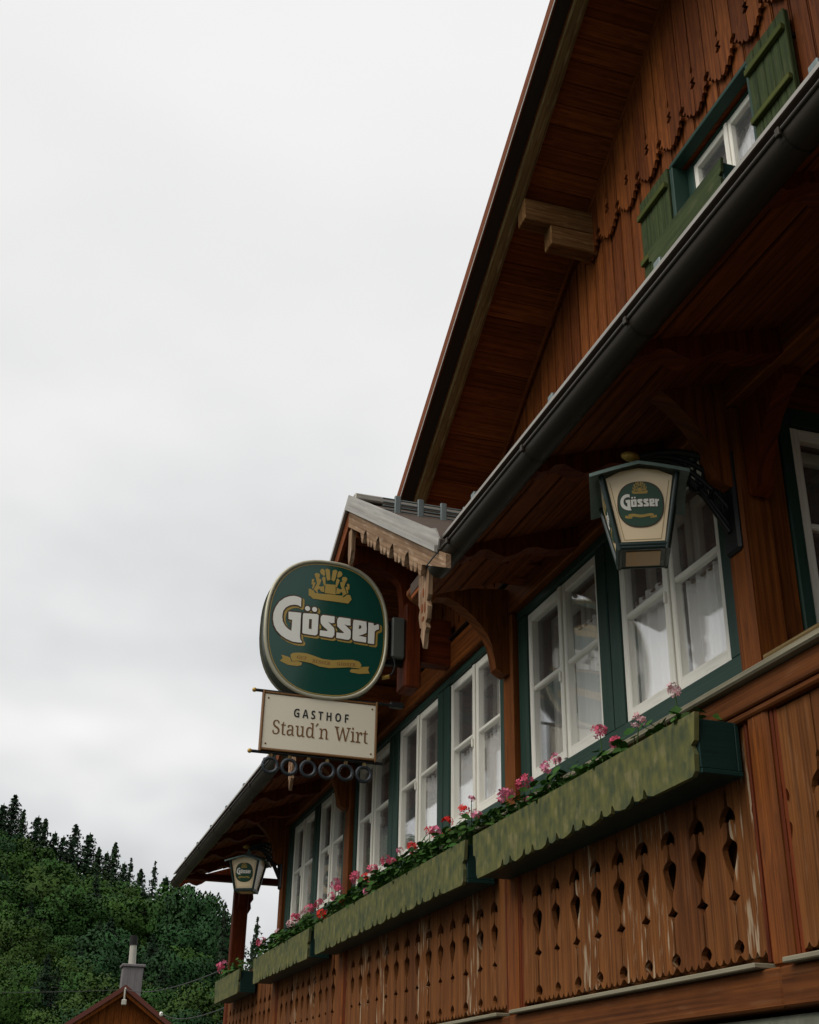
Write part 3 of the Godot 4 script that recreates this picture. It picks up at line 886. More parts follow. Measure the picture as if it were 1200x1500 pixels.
	for i in 4:
		var y := py(-7.3) + 0.085 + i * 0.028
		s.tube([Vector3(-7.3, y, -4.2), Vector3(-7.3, y, -2.02)], 0.006, 0.006, 6)
	var sg := part(inn, "snow_guard", s, "galvanised")
	var z := -2.15
	while z > -4.2:
		s = mb()
		s.box(Vector3(-7.312, py(-7.3) + 0.06, z), Vector3(-7.288, py(-7.3) + 0.20, z + 0.045), 1, 0.004)
		s.box(Vector3(-7.47, py(-7.3) + 0.07, z), Vector3(-7.31, py(-7.3) + 0.085, z + 0.045), 0, 0.003, Transform3D(Basis(), Vector3.ZERO))
		part(sg, "guard_bracket", s, "galvanised")
		z -= 0.17

# ------------------------------------------------------------------ main house behind the veranda
const RIDGE_X := -6.2
func soffit_y(x: float) -> float:
	return 14.655 + TAN_ROOF * x if x <= RIDGE_X else 14.655 + TAN_ROOF * (2 * RIDGE_X - x)

func gable() -> void:
	var wx0 := -6.72
	var wx1 := -5.60
	var wy0 := 7.56
	var wy1 := 8.68
	var L := -13.45
	var R := 2 * RIDGE_X + 13.45
	# solid gable behind the boards, with the window opening left out
	var s := mb()
	s.prism(PackedVector2Array([Vector2(L, 0), Vector2(wx0, 0), Vector2(wx0, soffit_y(wx0)), Vector2(L, soffit_y(L))]), Vector3(0, 0, -4.60), Vector3.RIGHT, Vector3.UP, Vector3(0, 0, 0.27))
	s.prism(PackedVector2Array([Vector2(wx1, 0), Vector2(R, 0), Vector2(R, soffit_y(R)), Vector2(wx1, soffit_y(wx1))]), Vector3(0, 0, -4.60), Vector3.RIGHT, Vector3.UP, Vector3(0, 0, 0.27))
	s.prism(PackedVector2Array([Vector2(wx0, 0), Vector2(wx1, 0), Vector2(wx1, wy0), Vector2(wx0, wy0)]), Vector3(0, 0, -4.60), Vector3.RIGHT, Vector3.UP, Vector3(0, 0, 0.27))
	s.prism(PackedVector2Array([Vector2(wx0, wy1), Vector2(wx1, wy1), Vector2(wx1, soffit_y(wx1)), Vector2(RIDGE_X, soffit_y(RIDGE_X)), Vector2(wx0, soffit_y(wx0))]), Vector3(0, 0, -4.60), Vector3.RIGHT, Vector3.UP, Vector3(0, 0, 0.27))
	var wall := part(inn, "gable_wall", s, "interior_wood")
	# lower boards
	var w := 0.19
	var n := int((R - L) / w)
	for i in n:
		var a := L + i * w + 0.007
		var b := a + w - 0.014
		if a < -13.4 or b > 0.2:
			continue
		var g := 0.009
		var spans := [[5.15, 9.14]]
		if b > wx0 - 0.04 and a < wx1 + 0.04:
			spans = [[5.15, wy0 - 0.05], [wy1 + 0.05, 9.14]]
		for sp: Array in spans:
			var top0: float = minf(sp[1], soffit_y(a) - 0.01)
			var top1: float = minf(sp[1], soffit_y(b) - 0.01)
			if minf(top0, top1) < sp[0] + 0.05:
				continue
			s = mb()
			var zf := -4.30 + rng.randf_range(-0.004, 0.002)
			# board with bevelled edges
			s.prism(PackedVector2Array([Vector2(a, sp[0]), Vector2(b, sp[0]), Vector2(b, top1), Vector2(a, top0)]), Vector3(0, 0, -4.33), Vector3.RIGHT, Vector3.UP, Vector3(0, 0, zf + 4.33 - g), 0, 1)
			s.prism(PackedVector2Array([Vector2(a + g, sp[0]), Vector2(b - g, sp[0]), Vector2(b - g, top1), Vector2(a + g, top0)]), Vector3(0, 0, zf - g), Vector3.RIGHT, Vector3.UP, Vector3(0, 0, g), 0, 1)
			part(wall, "board", s, ["gable_wood", "gable_wood_dark", "gable_wood_pale"][rng.randi() % 3])
	# upper boards, overlapping, with sawn ends: keyholes on every second joint
	var pitch := 0.2
	for i in 72:
		var a := -13.515 + i * pitch
		var b := a + pitch
		if a < -13.4 or b > 0.2 or minf(soffit_y(a), soffit_y(b)) < 9.3:
			continue
		var at_left := i % 2 == 1      # the keyhole joint is on this side
		var prof: Array = [[0.012, 9.045], [0.012, 9.060], [0.034, 9.075], [0.042, 9.100], [0.034, 9.125], [0.010, 9.140], [0.006, 9.17]]
		var far: Array = [[0.003, 8.93], [0.002, 9.165], [0.042, 9.190], [0.014, 9.225], [0.036, 9.262], [0.004, 9.275], [0.002, 9.33], [0.020, 9.355], [0.012, 9.39], [0.006, 9.42]]
		var left: Array = prof if at_left else far
		var right: Array = far if at_left else prof
		var o := PackedVector2Array()
		for k in range(left.size() - 1, -1, -1):
			o.append(Vector2(a + left[k][0], left[k][1]))
		# scalloped lower edge sweeping from the keyhole down to the far joint
		var mids: Array = [[0.12, 9.03], [0.24, 9.045], [0.30, 9.02], [0.28, 8.985], [0.40, 8.995], [0.48, 8.97], [0.52, 8.935], [0.66, 8.955], [0.74, 8.915], [0.86, 8.895], [0.95, 8.905]]
		if at_left:
			for m: Array in mids:
				o.append(Vector2(a + m[0] * pitch, m[1]))
		else:
			for k in range(mids.size() - 1, -1, -1):
				o.append(Vector2(b - mids[k][0] * pitch, mids[k][1]))
		for k in right.size():
			o.append(Vector2(b - right[k][0], right[k][1]))
		o.append(Vector2(b - 0.006, soffit_y(b - 0.006) - 0.01))
		if a < RIDGE_X and b > RIDGE_X:
			o.append(Vector2(RIDGE_X, soffit_y(RIDGE_X) - 0.01))
		o.append(Vector2(a + 0.006, soffit_y(a + 0.006) - 0.01))
		s = mb()
		s.prism(o, Vector3(0, 0, -4.280), Vector3.RIGHT, Vector3.UP, Vector3(0, 0, 0.024 + rng.randf_range(0.0, 0.004)))
		part(wall, "fret_board", s, ["gable_wood", "gable_wood_dark", "gable_wood_pale"][rng.randi() % 3])
	# window with deep green reveal
	inn_box("casing_board", Vector3(wx0 - 0.045, wy1 + 0.002, -4.50), Vector3(wx1 + 0.045, wy1 + 0.045, -4.235), "green_paint", 0)
	inn_box("casing_board", Vector3(wx0 - 0.045, wy0, -4.50), Vector3(wx0 + 0.001, wy1, -4.235), "green_paint", 1)
	inn_box("casing_board", Vector3(wx0 + 0.0015, wy0, -4.50), Vector3(-6.622, wy1, -4.372), "green_paint", 1)
	inn_box("casing_board", Vector3(wx1, wy0, -4.50), Vector3(wx1 + 0.045, wy1, -4.235), "green_paint", 1)
	inn_box("casing_board", Vector3(-6.62, 8.643, -4.50), Vector3(wx1 - 0.001, wy1, -4.372), "green_paint", 0)
	inn_box("window_sill", Vector3(wx0 - 0.06, wy0 - 0.06, -4.50), Vector3(wx1 + 0.06, wy0 - 0.002, -4.17), "green_paint", 0)
	window(Transform3D(Basis(), Vector3(-6.621, 7.580, -4.378)))
	# shutters folded back against the boards
	for q: Array in [[-7.262, -6.772], [-5.552, -5.062]]:
		s = mb()
		s.box(Vector3(q[0] + 0.004, 7.565, -4.262), Vector3(q[1] - 0.004, 8.705, -4.244), 1, 0.0)
		var sh := part(inn, "shutter", s, "shutter_wood")
		for y: float in [8.53, 8.055, 7.66]:
			s = mb()
			s.box(Vector3(q[0] + 0.005, y - 0.028, -4.215), Vector3(q[1] - 0.005, y + 0.028, -4.180), 0, 0.005)
			part(sh, "batten", s, "batten_wood")
		var pw: float = (q[1] - q[0]) / 5
		for i in 5:
			s = mb()
			s.box(Vector3(q[0] + i * pw + 0.002, 7.56, -4.243), Vector3(q[0] + (i + 1) * pw - 0.002, 8.71, -4.216 + rng.randf_range(-0.003, 0.0)), 1, 0.006)
			part(sh, "plank", s, "shutter_wood")
		for y: float in [8.5, 7.75]:
			s = mb()
			s.box(Vector3(q[0] + 0.02, y - 0.02, -4.31), Vector3(q[1] - 0.02, y + 0.02, -4.262), 0, 0.0)
			part(sh, "shutter_stay", s, "black_iron")
	# main roof
	for sd: float in [-1.0, 1.0]:
		var e := RIDGE_X + sd * 8.2
		s = mb()
		s.prism(PackedVector2Array([Vector2(RIDGE_X, soffit_y(RIDGE_X) + 0.03), Vector2(e, soffit_y(e) + 0.03), Vector2(e, soffit_y(e) + 0.17), Vector2(RIDGE_X, soffit_y(RIDGE_X) + 0.17)]), Vector3(0, 0, -15.0), Vector3.RIGHT, Vector3.UP, Vector3(0, 0, 11.66), 2)
		var roof := part(inn, "main_roof", s, "roof_tile")
		# boards of the verge soffit
		var bw := 0.165
		for i in 49:
			var a := RIDGE_X + sd * i * bw
			var b := RIDGE_X + sd * (i + 1) * bw
			s = mb()
			s.prism(PackedVector2Array([Vector2(a + sd * 0.005, soffit_y(a)), Vector2(b - sd * 0.005, soffit_y(b)), Vector2(b - sd * 0.005, soffit_y(b) + 0.028), Vector2(a + sd * 0.005, soffit_y(a) + 0.028)]), Vector3(0, rng.randf_range(-0.004, 0.001), -4.35), Vector3.RIGHT, Vector3.UP, Vector3(0, 0, 0.90), 2)
			part(roof, "soffit_board", s, ["soffit_wood", "gable_wood_dark", "gable_wood", "gable_wood_pale"][rng.randi() % 4])
		# flying rafter, dark verge board and sheet edge
		s = mb()
		s.gd = Vector2(1, -sd * TAN_ROOF).normalized()
		s.prism(PackedVector2Array([Vector2(RIDGE_X, soffit_y(RIDGE_X) - 0.085), Vector2(e, soffit_y(e) - 0.085), Vector2(e, soffit_y(e) - 0.003), Vector2(RIDGE_X, soffit_y(RIDGE_X) - 0.003)]), Vector3(0, 0, -3.575), Vector3.RIGHT, Vector3.UP, Vector3(0, 0, 0.115), 1)
		part(inn, "verge_rafter", s, "tan_wood")
		s = mb()
		s.gd = Vector2(1, -sd * TAN_ROOF).normalized()
		s.prism(PackedVector2Array([Vector2(RIDGE_X, soffit_y(RIDGE_X) + 0.004), Vector2(e, soffit_y(e) + 0.004), Vector2(e, soffit_y(e) + 0.029), Vector2(RIDGE_X, soffit_y(RIDGE_X) + 0.029)]), Vector3(0, 0, -3.449), Vector3.RIGHT, Vector3.UP, Vector3(0, 0, 0.125), 1)
		part(inn, "verge_board", s, "gutter_metal")
		s = mb()
		s.gd = Vector2(1, -sd * TAN_ROOF).normalized()
		s.prism(PackedVector2Array([Vector2(RIDGE_X, soffit_y(RIDGE_X) + 0.002), Vector2(e, soffit_y(e) + 0.002), Vector2(e, soffit_y(e) + 0.20), Vector2(RIDGE_X, soffit_y(RIDGE_X) + 0.20)]), Vector3(0, 0, -3.322), Vector3.RIGHT, Vector3.UP, Vector3(0, 0, 0.016), 1)
		part(inn, "verge_sheet", s, "soffit_wood")
		s = mb()
		s.gd = Vector2(1, -sd * TAN_ROOF).normalized()
		s.prism(PackedVector2Array([Vector2(RIDGE_X, soffit_y(RIDGE_X) - 0.012), Vector2(e, soffit_y(e) - 0.012), Vector2(e, soffit_y(e) + 0.012), Vector2(RIDGE_X, soffit_y(RIDGE_X) + 0.012)]), Vector3(0, 0, -3.305), Vector3.RIGHT, Vector3.UP, Vector3(0, 0, 0.008), 1)
		part(inn, "sheet_edge", s, "flashing_metal")
		# trim where soffit meets wall
		s = mb()
		s.gd = Vector2(1, -sd * TAN_ROOF).normalized()
		s.prism(PackedVector2Array([Vector2(RIDGE_X, soffit_y(RIDGE_X) - 0.06), Vector2(e + sd * -1.0, soffit_y(e + sd * -1.0) - 0.06), Vector2(e + sd * -1.0, soffit_y(e + sd * -1.0) - 0.004), Vector2(RIDGE_X, soffit_y(RIDGE_X) - 0.004)]), Vector3(0, 0, -4.262), Vector3.RIGHT, Vector3.UP, Vector3(0, 0, 0.02), 1)
		part(inn, "wall_trim", s, "gable_wood")
		# doubled purlin ends
		var xp := RIDGE_X + sd * 2.1
		var yt := soffit_y(xp + sd * 0.085) - 0.012
		inn_box("purlin", Vector3(xp - 0.085, yt - 0.245, -4.30), Vector3(xp + 0.085, yt, -3.56), "purlin_wood", 2, 0.008)
		inn_box("purlin", Vector3(xp - 0.080, yt - 0.47, -4.30), Vector3(xp + 0.080, yt - 0.248, -3.82), "purlin_wood", 2, 0.008)
		# long walls
		inn_box("side_wall", Vector3(RIDGE_X + sd * 7.25, 0, -14.0), Vector3(RIDGE_X + sd * 7.05, soffit_y(RIDGE_X + sd * 7.25), -4.60), "plaster", 0)
	s = mb()
	s.prism(PackedVector2Array([Vector2(L, 0), Vector2(R, 0), Vector2(R, soffit_y(R)), Vector2(RIDGE_X, soffit_y(RIDGE_X)), Vector2(L, soffit_y(L))]), Vector3(0, 0, -14.2), Vector3.RIGHT, Vector3.UP, Vector3(0, 0, 0.2))
	part(inn, "back_wall", s, "plaster")
	inn_box("upper_floor", Vector3(L + 0.25, 5.2, -14.0), Vector3(R - 0.25, 5.4, -4.60), "interior_wood", 0)

func build_inn() -> void:
	inn = thing("inn", "brown timber inn with glazed veranda, green window frames and fretwork balustrade", "building", Vector3(-8.0, 0, -4.3))
	make_window_meshes()
	gable()
	veranda()
	veranda_roof()
	porch()

# ------------------------------------------------------------------ printed emblem, drawn as thin raised shapes
func super_ellipse(a: float, b: float, e: float, n := 64) -> PackedVector2Array:
	var p := PackedVector2Array()
	for i in n:
		var t := TAU * i / n
		p.append(Vector2(signf(cos(t)) * pow(absf(cos(t)), 2.0 / e) * a, signf(sin(t)) * pow(absf(sin(t)), 2.0 / e) * b))
	return p

func decal_shape(s: MB, poly: PackedVector2Array, xf: Transform3D, k: float, z0: float, z1: float, shift := Vector2.ZERO) -> void:
	var q := PackedVector2Array()
	for p in poly:
		q.append((p + shift) * k)
	if Geometry2D.is_polygon_clockwise(q):
		q.reverse()
	if Geometry2D.triangulate_polygon(q).is_empty():
		return
	s.prism(q, xf * Vector3(0, 0, z0), xf.basis.x, xf.basis.y, xf.basis.z * (z1 - z0), 0, false)

func grown(poly: PackedVector2Array, d: float) -> PackedVector2Array:
	var r := Geometry2D.offset_polygon(poly, d, Geometry2D.JOIN_ROUND)
	if r.is_empty():
		return poly
	var best: PackedVector2Array = r[0]
	for q: PackedVector2Array in r:
		if q.size() > best.size(): best = q
	return best

# xf: plane of the face, x to the right, y up, z out; k: scale
func emblem(o: Node3D, xf: Transform3D, k: float, small := false) -> void:
	var letters: Array = []
	for l: Array in LETTERS:
		letters.append(poly2(l))
	for i in 2:
		var c := PackedVector2Array()
		for j in 12:
			c.append(Vector2(LETTER_DOTS[i * 2], LETTER_DOTS[i * 2 + 1]) + Vector2(cos(TAU * j / 12), sin(TAU * j / 12)) * 0.0185)
		letters.append(c)
	var gold := mb()
	var dark := mb()
	var white := mb()
	var e := 0.0012 if small else 0.002
	for p: PackedVector2Array in letters:
		if Geometry2D.is_polygon_clockwise(p):
			p.reverse()
		if not small:
			decal_shape(gold, grown(p, 0.011), xf, k, 0, e * 0.5, Vector2(0.013, -0.011))
		decal_shape(dark, grown(p, 0.010), xf, k, 0, e)
		decal_shape(white, p, xf, k, e * 0.9, e * 1.5)
	var crest := mb()
	for c: Array in CREST_HALF:
		var p := poly2(c)
		decal_shape(crest, p, xf, k, 0, e)
		var q := PackedVector2Array()
		for v in p:
			q.append(Vector2(2 * CREST_MID - v.x, v.y))
		decal_shape(crest, q, xf, k, 0, e)
	for c: Array in CREST_WHOLE:
		decal_shape(crest, poly2(c), xf, k, 0, e * 1.2)
	var ribbon := mb()
	for c: int in 3:
		decal_shape(ribbon, poly2(RIBBON[2 - c]), xf, k, 0, e * (0.8 + 0.3 * c))
	if not small:
		own(o, "lettering_shadow", gold, "gold_print")
	own(o, "lettering_outline", dark, "gold_dark_print")
	own(o, "lettering", white, "white_print")
	for h: Array in LETTER_HOLES:
		var hole := mb()
		decal_shape(hole, poly2(h), xf, k, e * 1.4, e * 1.9)
		own(o, "lettering_counter", hole, "gold_dark_print")
	own(o, "crest", crest, "gold_print")
	own(o, "ribbon", ribbon, "gold_print")

func text(o: Node3D, words: String, font_names: PackedStringArray, weight: int, height: float, at: Vector3, basis: Basis, m: String, squeeze := 1.0, depth := 0.0016) -> MeshInstance3D:
	var f := SystemFont.new()
	f.font_names = font_names
	f.font_weight = weight
	var t := TextMesh.new()
	t.text = words
	t.font = f
	t.font_size = 64
	t.pixel_size = height / 46.0      # cap height of about 46 units
	t.depth = depth
	t.curve_step = 0.5
	var n := MeshInstance3D.new()
	n.name = "lettering"
	n.mesh = t
	n.material_override = M[m]
	n.transform = Transform3D(basis * Basis.from_scale(Vector3(squeeze, 1, 1)), at)
	o.add_child(n, true)
	return n

func signs() -> void:
	# face frame: x to the right as one reads it (towards the wall), y up, z towards the road
	var fx := -7.85
	var at := Vector3(fx, 4.695, -1.795)
	var o := thing("hanging_sign", "green rounded hanging sign with white Gösser lettering, gold crest and ribbon", "sign", at)
	var face := Basis(Vector3(0, 0, -1), Vector3.UP, Vector3.RIGHT)
	var outer := super_ellipse(0.452, 0.522, 2.45)
	var inner := super_ellipse(0.424, 0.494, 2.45)
	var body := super_ellipse(0.440, 0.510, 2.45)
	var s := mb()
	s.prism(body, Vector3(-0.15, 0, 0), face.x, face.y, Vector3(0.145, 0, 0))
	own(o, "case", s, "sign_side")
	s = mb()
	s.prism(inner, Vector3(-0.006, 0, 0), face.x, face.y, Vector3(0.006, 0, 0))
	own(o, "face", s, "sign_green")
	s = mb()
	for e: float in [0.0, -0.158]:      # rounded rims on both faces
		for i in outer.size():
			var j := (i + 1) % outer.size()
			for k in 6:
				var P: Array[Vector3] = []
				var N: Array[Vector3] = []
				for q: Vector2i in [Vector2i(i, k), Vector2i(j, k), Vector2i(j, k + 1), Vector2i(i, k + 1)]:
					var a := PI * q.y / 6.0
					var m := (outer[q.x] + inner[q.x]) / 2
					var d := (outer[q.x] - inner[q.x]) / 2
					var pt := m + d * cos(a)
					var dirn := -1.0 if e < 0 else 1.0
					P.append(Vector3(e + dirn * (sin(a) * 0.016 - 0.004), pt.y, -pt.x))
					var dd := d.normalized()
					N.append(Vector3(sin(a) * dirn, dd.y * cos(a), -dd.x * cos(a)))
				s.tri_n(P[0], P[1], P[2], N[0], N[1], N[2])
				s.tri_n(P[0], P[2], P[3], N[0], N[2], N[3])
	own(o, "rim", s, "sign_rim")
	s = mb()      # thin gold line inside the rim
	var ga := super_ellipse(0.421, 0.491, 2.45)
	var gb := super_ellipse(0.415, 0.485, 2.45)
	for i in ga.size():
		var j := (i + 1) % ga.size()
		s.quad(Vector3(0.001, ga[i].y, -ga[i].x), Vector3(0.001, ga[j].y, -ga[j].x), Vector3(0.001, gb[j].y, -gb[j].x), Vector3(0.001, gb[i].y, -gb[i].x), Vector3.RIGHT)
	own(o, "gold_line", s, "gold_print")
	emblem(o, Transform3D(face, Vector3(0.0005, 0.005, -0.010)), 1.0)
	# words on the ribbon, in three pieces that follow its curve
	for w: Array in [["GUT", -1.625, 4.449, -0.04], ["BESSER", -1.765, 4.434, -0.05], ["GÖSSER", -1.945, 4.440, 0.06]]:
		text(o, w[0], ["Droid Serif"], 700, 0.024, Vector3(0.0028, w[2] - 4.695 + 0.005, w[1] + 1.795), face * Basis(Vector3.BACK, w[3]), "brown_print", 1.0)
	# fixing: two arms, a control box and a cable loop on the hanging post
	s = mb()
	for y: float in [0.115, -0.17]:
		s.box(Vector3(-0.105, y - 0.02, -0.60), Vector3(-0.055, y + 0.02, -0.42), 2, 0.006)
	own(o, "bracket", s, "black_iron")
	s = mb()
	s.box(Vector3(-0.10, -0.15, -0.579), Vector3(-0.002, 0.16, -0.478), 1, 0.012)
	own(o, "control_box", s, "box_grey")
	s = mb()
	s.tube([Vector3(-0.02, -0.15, -0.50), Vector3(-0.01, -0.21, -0.51), Vector3(-0.015, -0.27, -0.49), Vector3(-0.02, -0.30, -0.45), Vector3(-0.03, -0.31, -0.39), Vector3(-0.04, -0.30, -0.34)], 0.007, 0.007, 6)
	own(o, "supply_cable", s, "black_iron")
	s = mb()
	s.tube([Vector3(-0.022, -0.292, -0.47), Vector3(-0.03, -0.305, -0.42)], 0.016, 0.016, 8)
	own(o, "cable_gland", s, "gold")

	# the name board below
	var pz := -1.781
	var py0 := 3.985
	var b := thing("name_board", "cream name board lettered GASTHOF Staud´n Wirt under the green hanging sign", "sign", Vector3(fx, 3.79, pz))
	s = mb()
	s.box(Vector3(-0.035, 0.008, -0.392), Vector3(-0.004, 0.385, 0.392), 2, 0.004)
	own(b, "panel", s, "sign_white")
	s = mb()
	for e: float in [-0.404, 0.390]:
		s.box(Vector3(-0.045, -0.015, e), Vector3(0.004, 0.41, e + 0.014), 1, 0.004)
	for y: float in [0.386, -0.006]:
		s.box(Vector3(-0.045, y, -0.39), Vector3(0.003, y + 0.013, 0.39), 2, 0.003)
	own(b, "frame", s, "brown_print")
	s = mb()
	for y: float in [0.405, -0.016]:
		s.tube([Vector3(-0.02, y, -0.60 if y > 0 else -0.455), Vector3(-0.02, y, 0.455)], 0.011, 0.011, 8)
	s.box(Vector3(-0.05, 0.390, -0.59), Vector3(-0.01, 0.43, -0.50), 2, 0.004)
	own(b, "rod", s, "black_iron")
	s = mb()
	for y: float in [0.405, -0.016]:
		s.ball(Vector3(-0.02, y, 0.463), Vector3(0.016, 0.016, 0.016), 10)
	own(b, "knob", s, "gold")
	s = mb()
	for q: Vector2 in [Vector2(-0.365, 0.355), Vector2(0.365, 0.355), Vector2(-0.365, 0.04), Vector2(0.365, 0.04)]:
		s.ball(Vector3(-0.003, q.y, q.x), Vector3(0.004, 0.007, 0.007), 8)
	own(b, "screw", s, "brown_print")
	text(b, "G A S T H O F", ["Droid Sans"], 700, 0.058, Vector3(-0.0025, 4.058 - 3.79, -1.787 - pz), face, "black_print", 0.80)
	var pen := -1.457
	for w: Array in [["Staud", 0.0], ["´", 0.004], ["n", 0.006], ["Wirt", 0.042]]:
		var tm := text(b, w[0], ["Droid Serif"], 400, 0.096, Vector3.ZERO, face, "brown_print", 0.82)
		var box: AABB = tm.mesh.get_aabb()
		pen -= w[1]
		tm.position = Vector3(-0.0025, 3.945 - 3.79 - 0.0, pen - pz + box.position.x * 0.82)
		pen -= box.size.x * 0.82
	# rings hanging from short stubs under the lower rod
	for i in 6:
		var z := -1.462 - i * 0.1288 - pz
		s = mb()
		var cyy := 3.690 - 3.79
		for k in 20:
			for l in 6:
				var P: Array[Vector3] = []
				var N: Array[Vector3] = []
				for q: Vector2i in [Vector2i(k, l), Vector2i(k + 1, l), Vector2i(k + 1, l + 1), Vector2i(k, l + 1)]:
					var a := TAU * q.x / 20
					var c := TAU * q.y / 6
					var r := 0.049 + cos(c) * 0.0125
					P.append(Vector3(-0.02 + sin(c) * 0.0125, cyy + sin(a) * r, z + cos(a) * r))
					N.append(Vector3(sin(c), sin(a) * cos(c), cos(a) * cos(c)))
				s.tri_n(P[0], P[1], P[2], N[0], N[1], N[2])
				s.tri_n(P[0], P[2], P[3], N[0], N[2], N[3])
		own(b, "ring", s, "ring_iron")
		s = mb()
		s.box(Vector3(-0.028, cyy + 0.040, z - 0.012), Vector3(-0.012, -0.018, z + 0.012), 1, 0.003)
		own(b, "ring_stub", s, "tan_wood")

# ------------------------------------------------------------------ lanterns
func lantern(label: String, base: Vector3, wall_z: float, plate_x: float) -> void:
	# base: point under the middle of the foot; the bracket reaches back to the wall at wall_z
	var o := thing("wall_lantern", label, "lantern", base, "lanterns on the corner posts")
	var turn := Basis(Vector3.UP, deg_to_rad(-26.0))
	var y0 := 0.0
	var y1 := 0.022     # top of the bottom rim
	var y2 := 0.329      # eaves
	var a0 := 0.099
	var a1 := 0.103
	var a2 := 0.162
	var s: MB
	var frame := mb()
	var panels := mb()
	var foot := mb()
	for k in 4:
		var b := turn * Basis(Vector3.UP, PI / 2 * k)
		# big tapered panel with arched head
		var q := [[-a1 + 0.012, y1 + 0.01], [a1 - 0.012, y1 + 0.01], [a2 - 0.020, y2 - 0.012], [a2 * 0.5, y2 + 0.016], [0.0, y2 + 0.028], [-a2 * 0.5, y2 + 0.016], [-a2 + 0.020, y2 - 0.012]]
		var ring: Array[Vector3] = []
		for e: Array in q:
			var d: float = lerpf(a1, a2, (e[1] - y1) / (y2 - y1))
			ring.append(b * Vector3(e[0], e[1], d - 0.004))
		var nn := b * Vector3(0, -(a2 - a1), y2 - y1).normalized()
		for i in range(1, ring.size() - 1):
			panels.tri(ring[0], ring[i], ring[i + 1], nn, Vector2.ZERO, Vector2.ZERO, Vector2.ZERO)
		# corner bars and rails
		frame.tube([b * Vector3(a0, y0, a0), b * Vector3(a1, y1, a1)], 0.012, 0.012, 6)
		frame.tube([b * Vector3(a1, y1, a1), b * Vector3(a2, y2, a2)], 0.013, 0.014, 6)
		frame.tube([b * Vector3(-a1, y1, a1), b * Vector3(a1, y1, a1)], 0.012, 0.012, 6)
		frame.tube([b * Vector3(-a0, y0 + 0.01, a0), b * Vector3(a0, y0 + 0.01, a0)], 0.012, 0.012, 6)
	var fa := a0 - 0.026
	foot.box(Vector3(-fa, -0.001, -fa), Vector3(fa, 0.012, fa), 1, 0.0, Transform3D(turn, Vector3.ZERO))
	frame.box(Vector3(-a0, 0.002, -a0), Vector3(a0, 0.016, a0), 1, 0.0, Transform3D(turn, Vector3.ZERO))
	own(o, "frame", frame, "lantern_frame")
	own(o, "panel", panels, "lantern_panel")
	own(o, "bottom_panel", foot, "amber_panel")
	# pyramid roof with upturned edge
	s = mb()
	var R := 0.212
	var apex := Vector3(0, y2 + 0.105, 0)
	for k in 4:
		var b := turn * Basis(Vector3.UP, PI / 2 * k)
		# the eaves rise to a low arch in the middle of each side
		var prev := b * Vector3(-R, y2 - 0.012, R)
		var pin := b * Vector3(-R + 0.035, y2 + 0.002, R - 0.035)
		for i in range(1, 9):
			var t := i / 8.0
			var rise := 0.040 * (1.0 - absf(2 * t - 1)) + 0.012 * sin(t * PI)
			var edge := b * Vector3(-R + 2 * R * t, y2 - 0.012 + rise, R)
			var inn2 := b * Vector3((-R + 0.035) * (1 - 2 * t), y2 + 0.002 + rise, R - 0.035)
			var n1 := (b * Vector3(0, 0.85, 0.5)).normalized()
			s.tri(prev, edge, apex, n1, Vector2.ZERO, Vector2(0.2, 0), Vector2(0.1, 0.1))
			var lo := Vector3(0, -0.016, 0)
			s.quad(prev, edge, edge + lo, prev + lo, b * Vector3(0, 0, 1))
			s.quad(prev + lo, edge + lo, inn2, pin, Vector3.DOWN)
			s.tri(pin, inn2, Vector3(0, y2 + 0.05, 0), Vector3.DOWN, Vector2.ZERO, Vector2.ZERO, Vector2.ZERO)
			prev = edge
			pin = inn2
	s.tube([Vector3(0, y2 + 0.09, 0), Vector3(0, y2 + 0.15, 0)], 0.018, 0.014, 10)
	own(o, "roof", s, "lantern_roof")
	# emblem on the two outer faces
	for k: int in [1, 0]:
		var b := turn * Basis(Vector3.UP, PI / 2 * k)
		var tiltb := b * Basis(Vector3.RIGHT, atan((a2 - a1) / (y2 - y1)))
		var yc := 0.196
		var d := lerpf(a1, a2, (yc - y1) / (y2 - y1))
		var xf := Transform3D(tiltb, b * Vector3(0, yc, d - 0.0025))
		s = mb()
		decal_shape(s, super_ellipse(0.099, 0.103, 2.4, 40), xf, 1.0, 0.0, 0.0008)
		own(o, "emblem_border", s, "gold_dark_print")
		s = mb()
		decal_shape(s, super_ellipse(0.094, 0.098, 2.4, 40), xf, 1.0, 0.0007, 0.0014)
		own(o, "emblem_field", s, "lantern_logo")
		emblem(o, Transform3D(xf.basis, xf * Vector3(0, 0.004, 0.0014)), 0.213, true)
		# red-brown pinstripe round the panel
		s = mb()
		var c: Array[Vector3] = []
		for e: Array in [[-a1 + 0.026, y1 + 0.022], [a1 - 0.026, y1 + 0.022], [a2 - 0.036, y2 - 0.03], [-a2 + 0.036, y2 - 0.03]]:
			var dd: float = lerpf(a1, a2, (e[1] - y1) / (y2 - y1))
			c.append(b * Vector3(e[0], e[1], dd - 0.0035))
		for i in 3:
			s.tube([c[(i + 3) % 4], c[i]], 0.0013, 0.0013, 4)
		own(o, "pinstripe", s, "gold_print")
	# wrought-iron arm back to the wall: two curved bars with scrolls between, and a wall plate
	var zw := wall_z - base.z
	var px := plate_x - base.x
	s = mb()
	s.ball(Vector3(0.01, y2 + 0.165, 0.03), Vector3(0.024, 0.024, 0.05), 10)
	own(o, "knob", s, "gold")
	s = mb()
	# three arched bars fanning out towards the wall, tied by upright slats
	var bars: Array = []
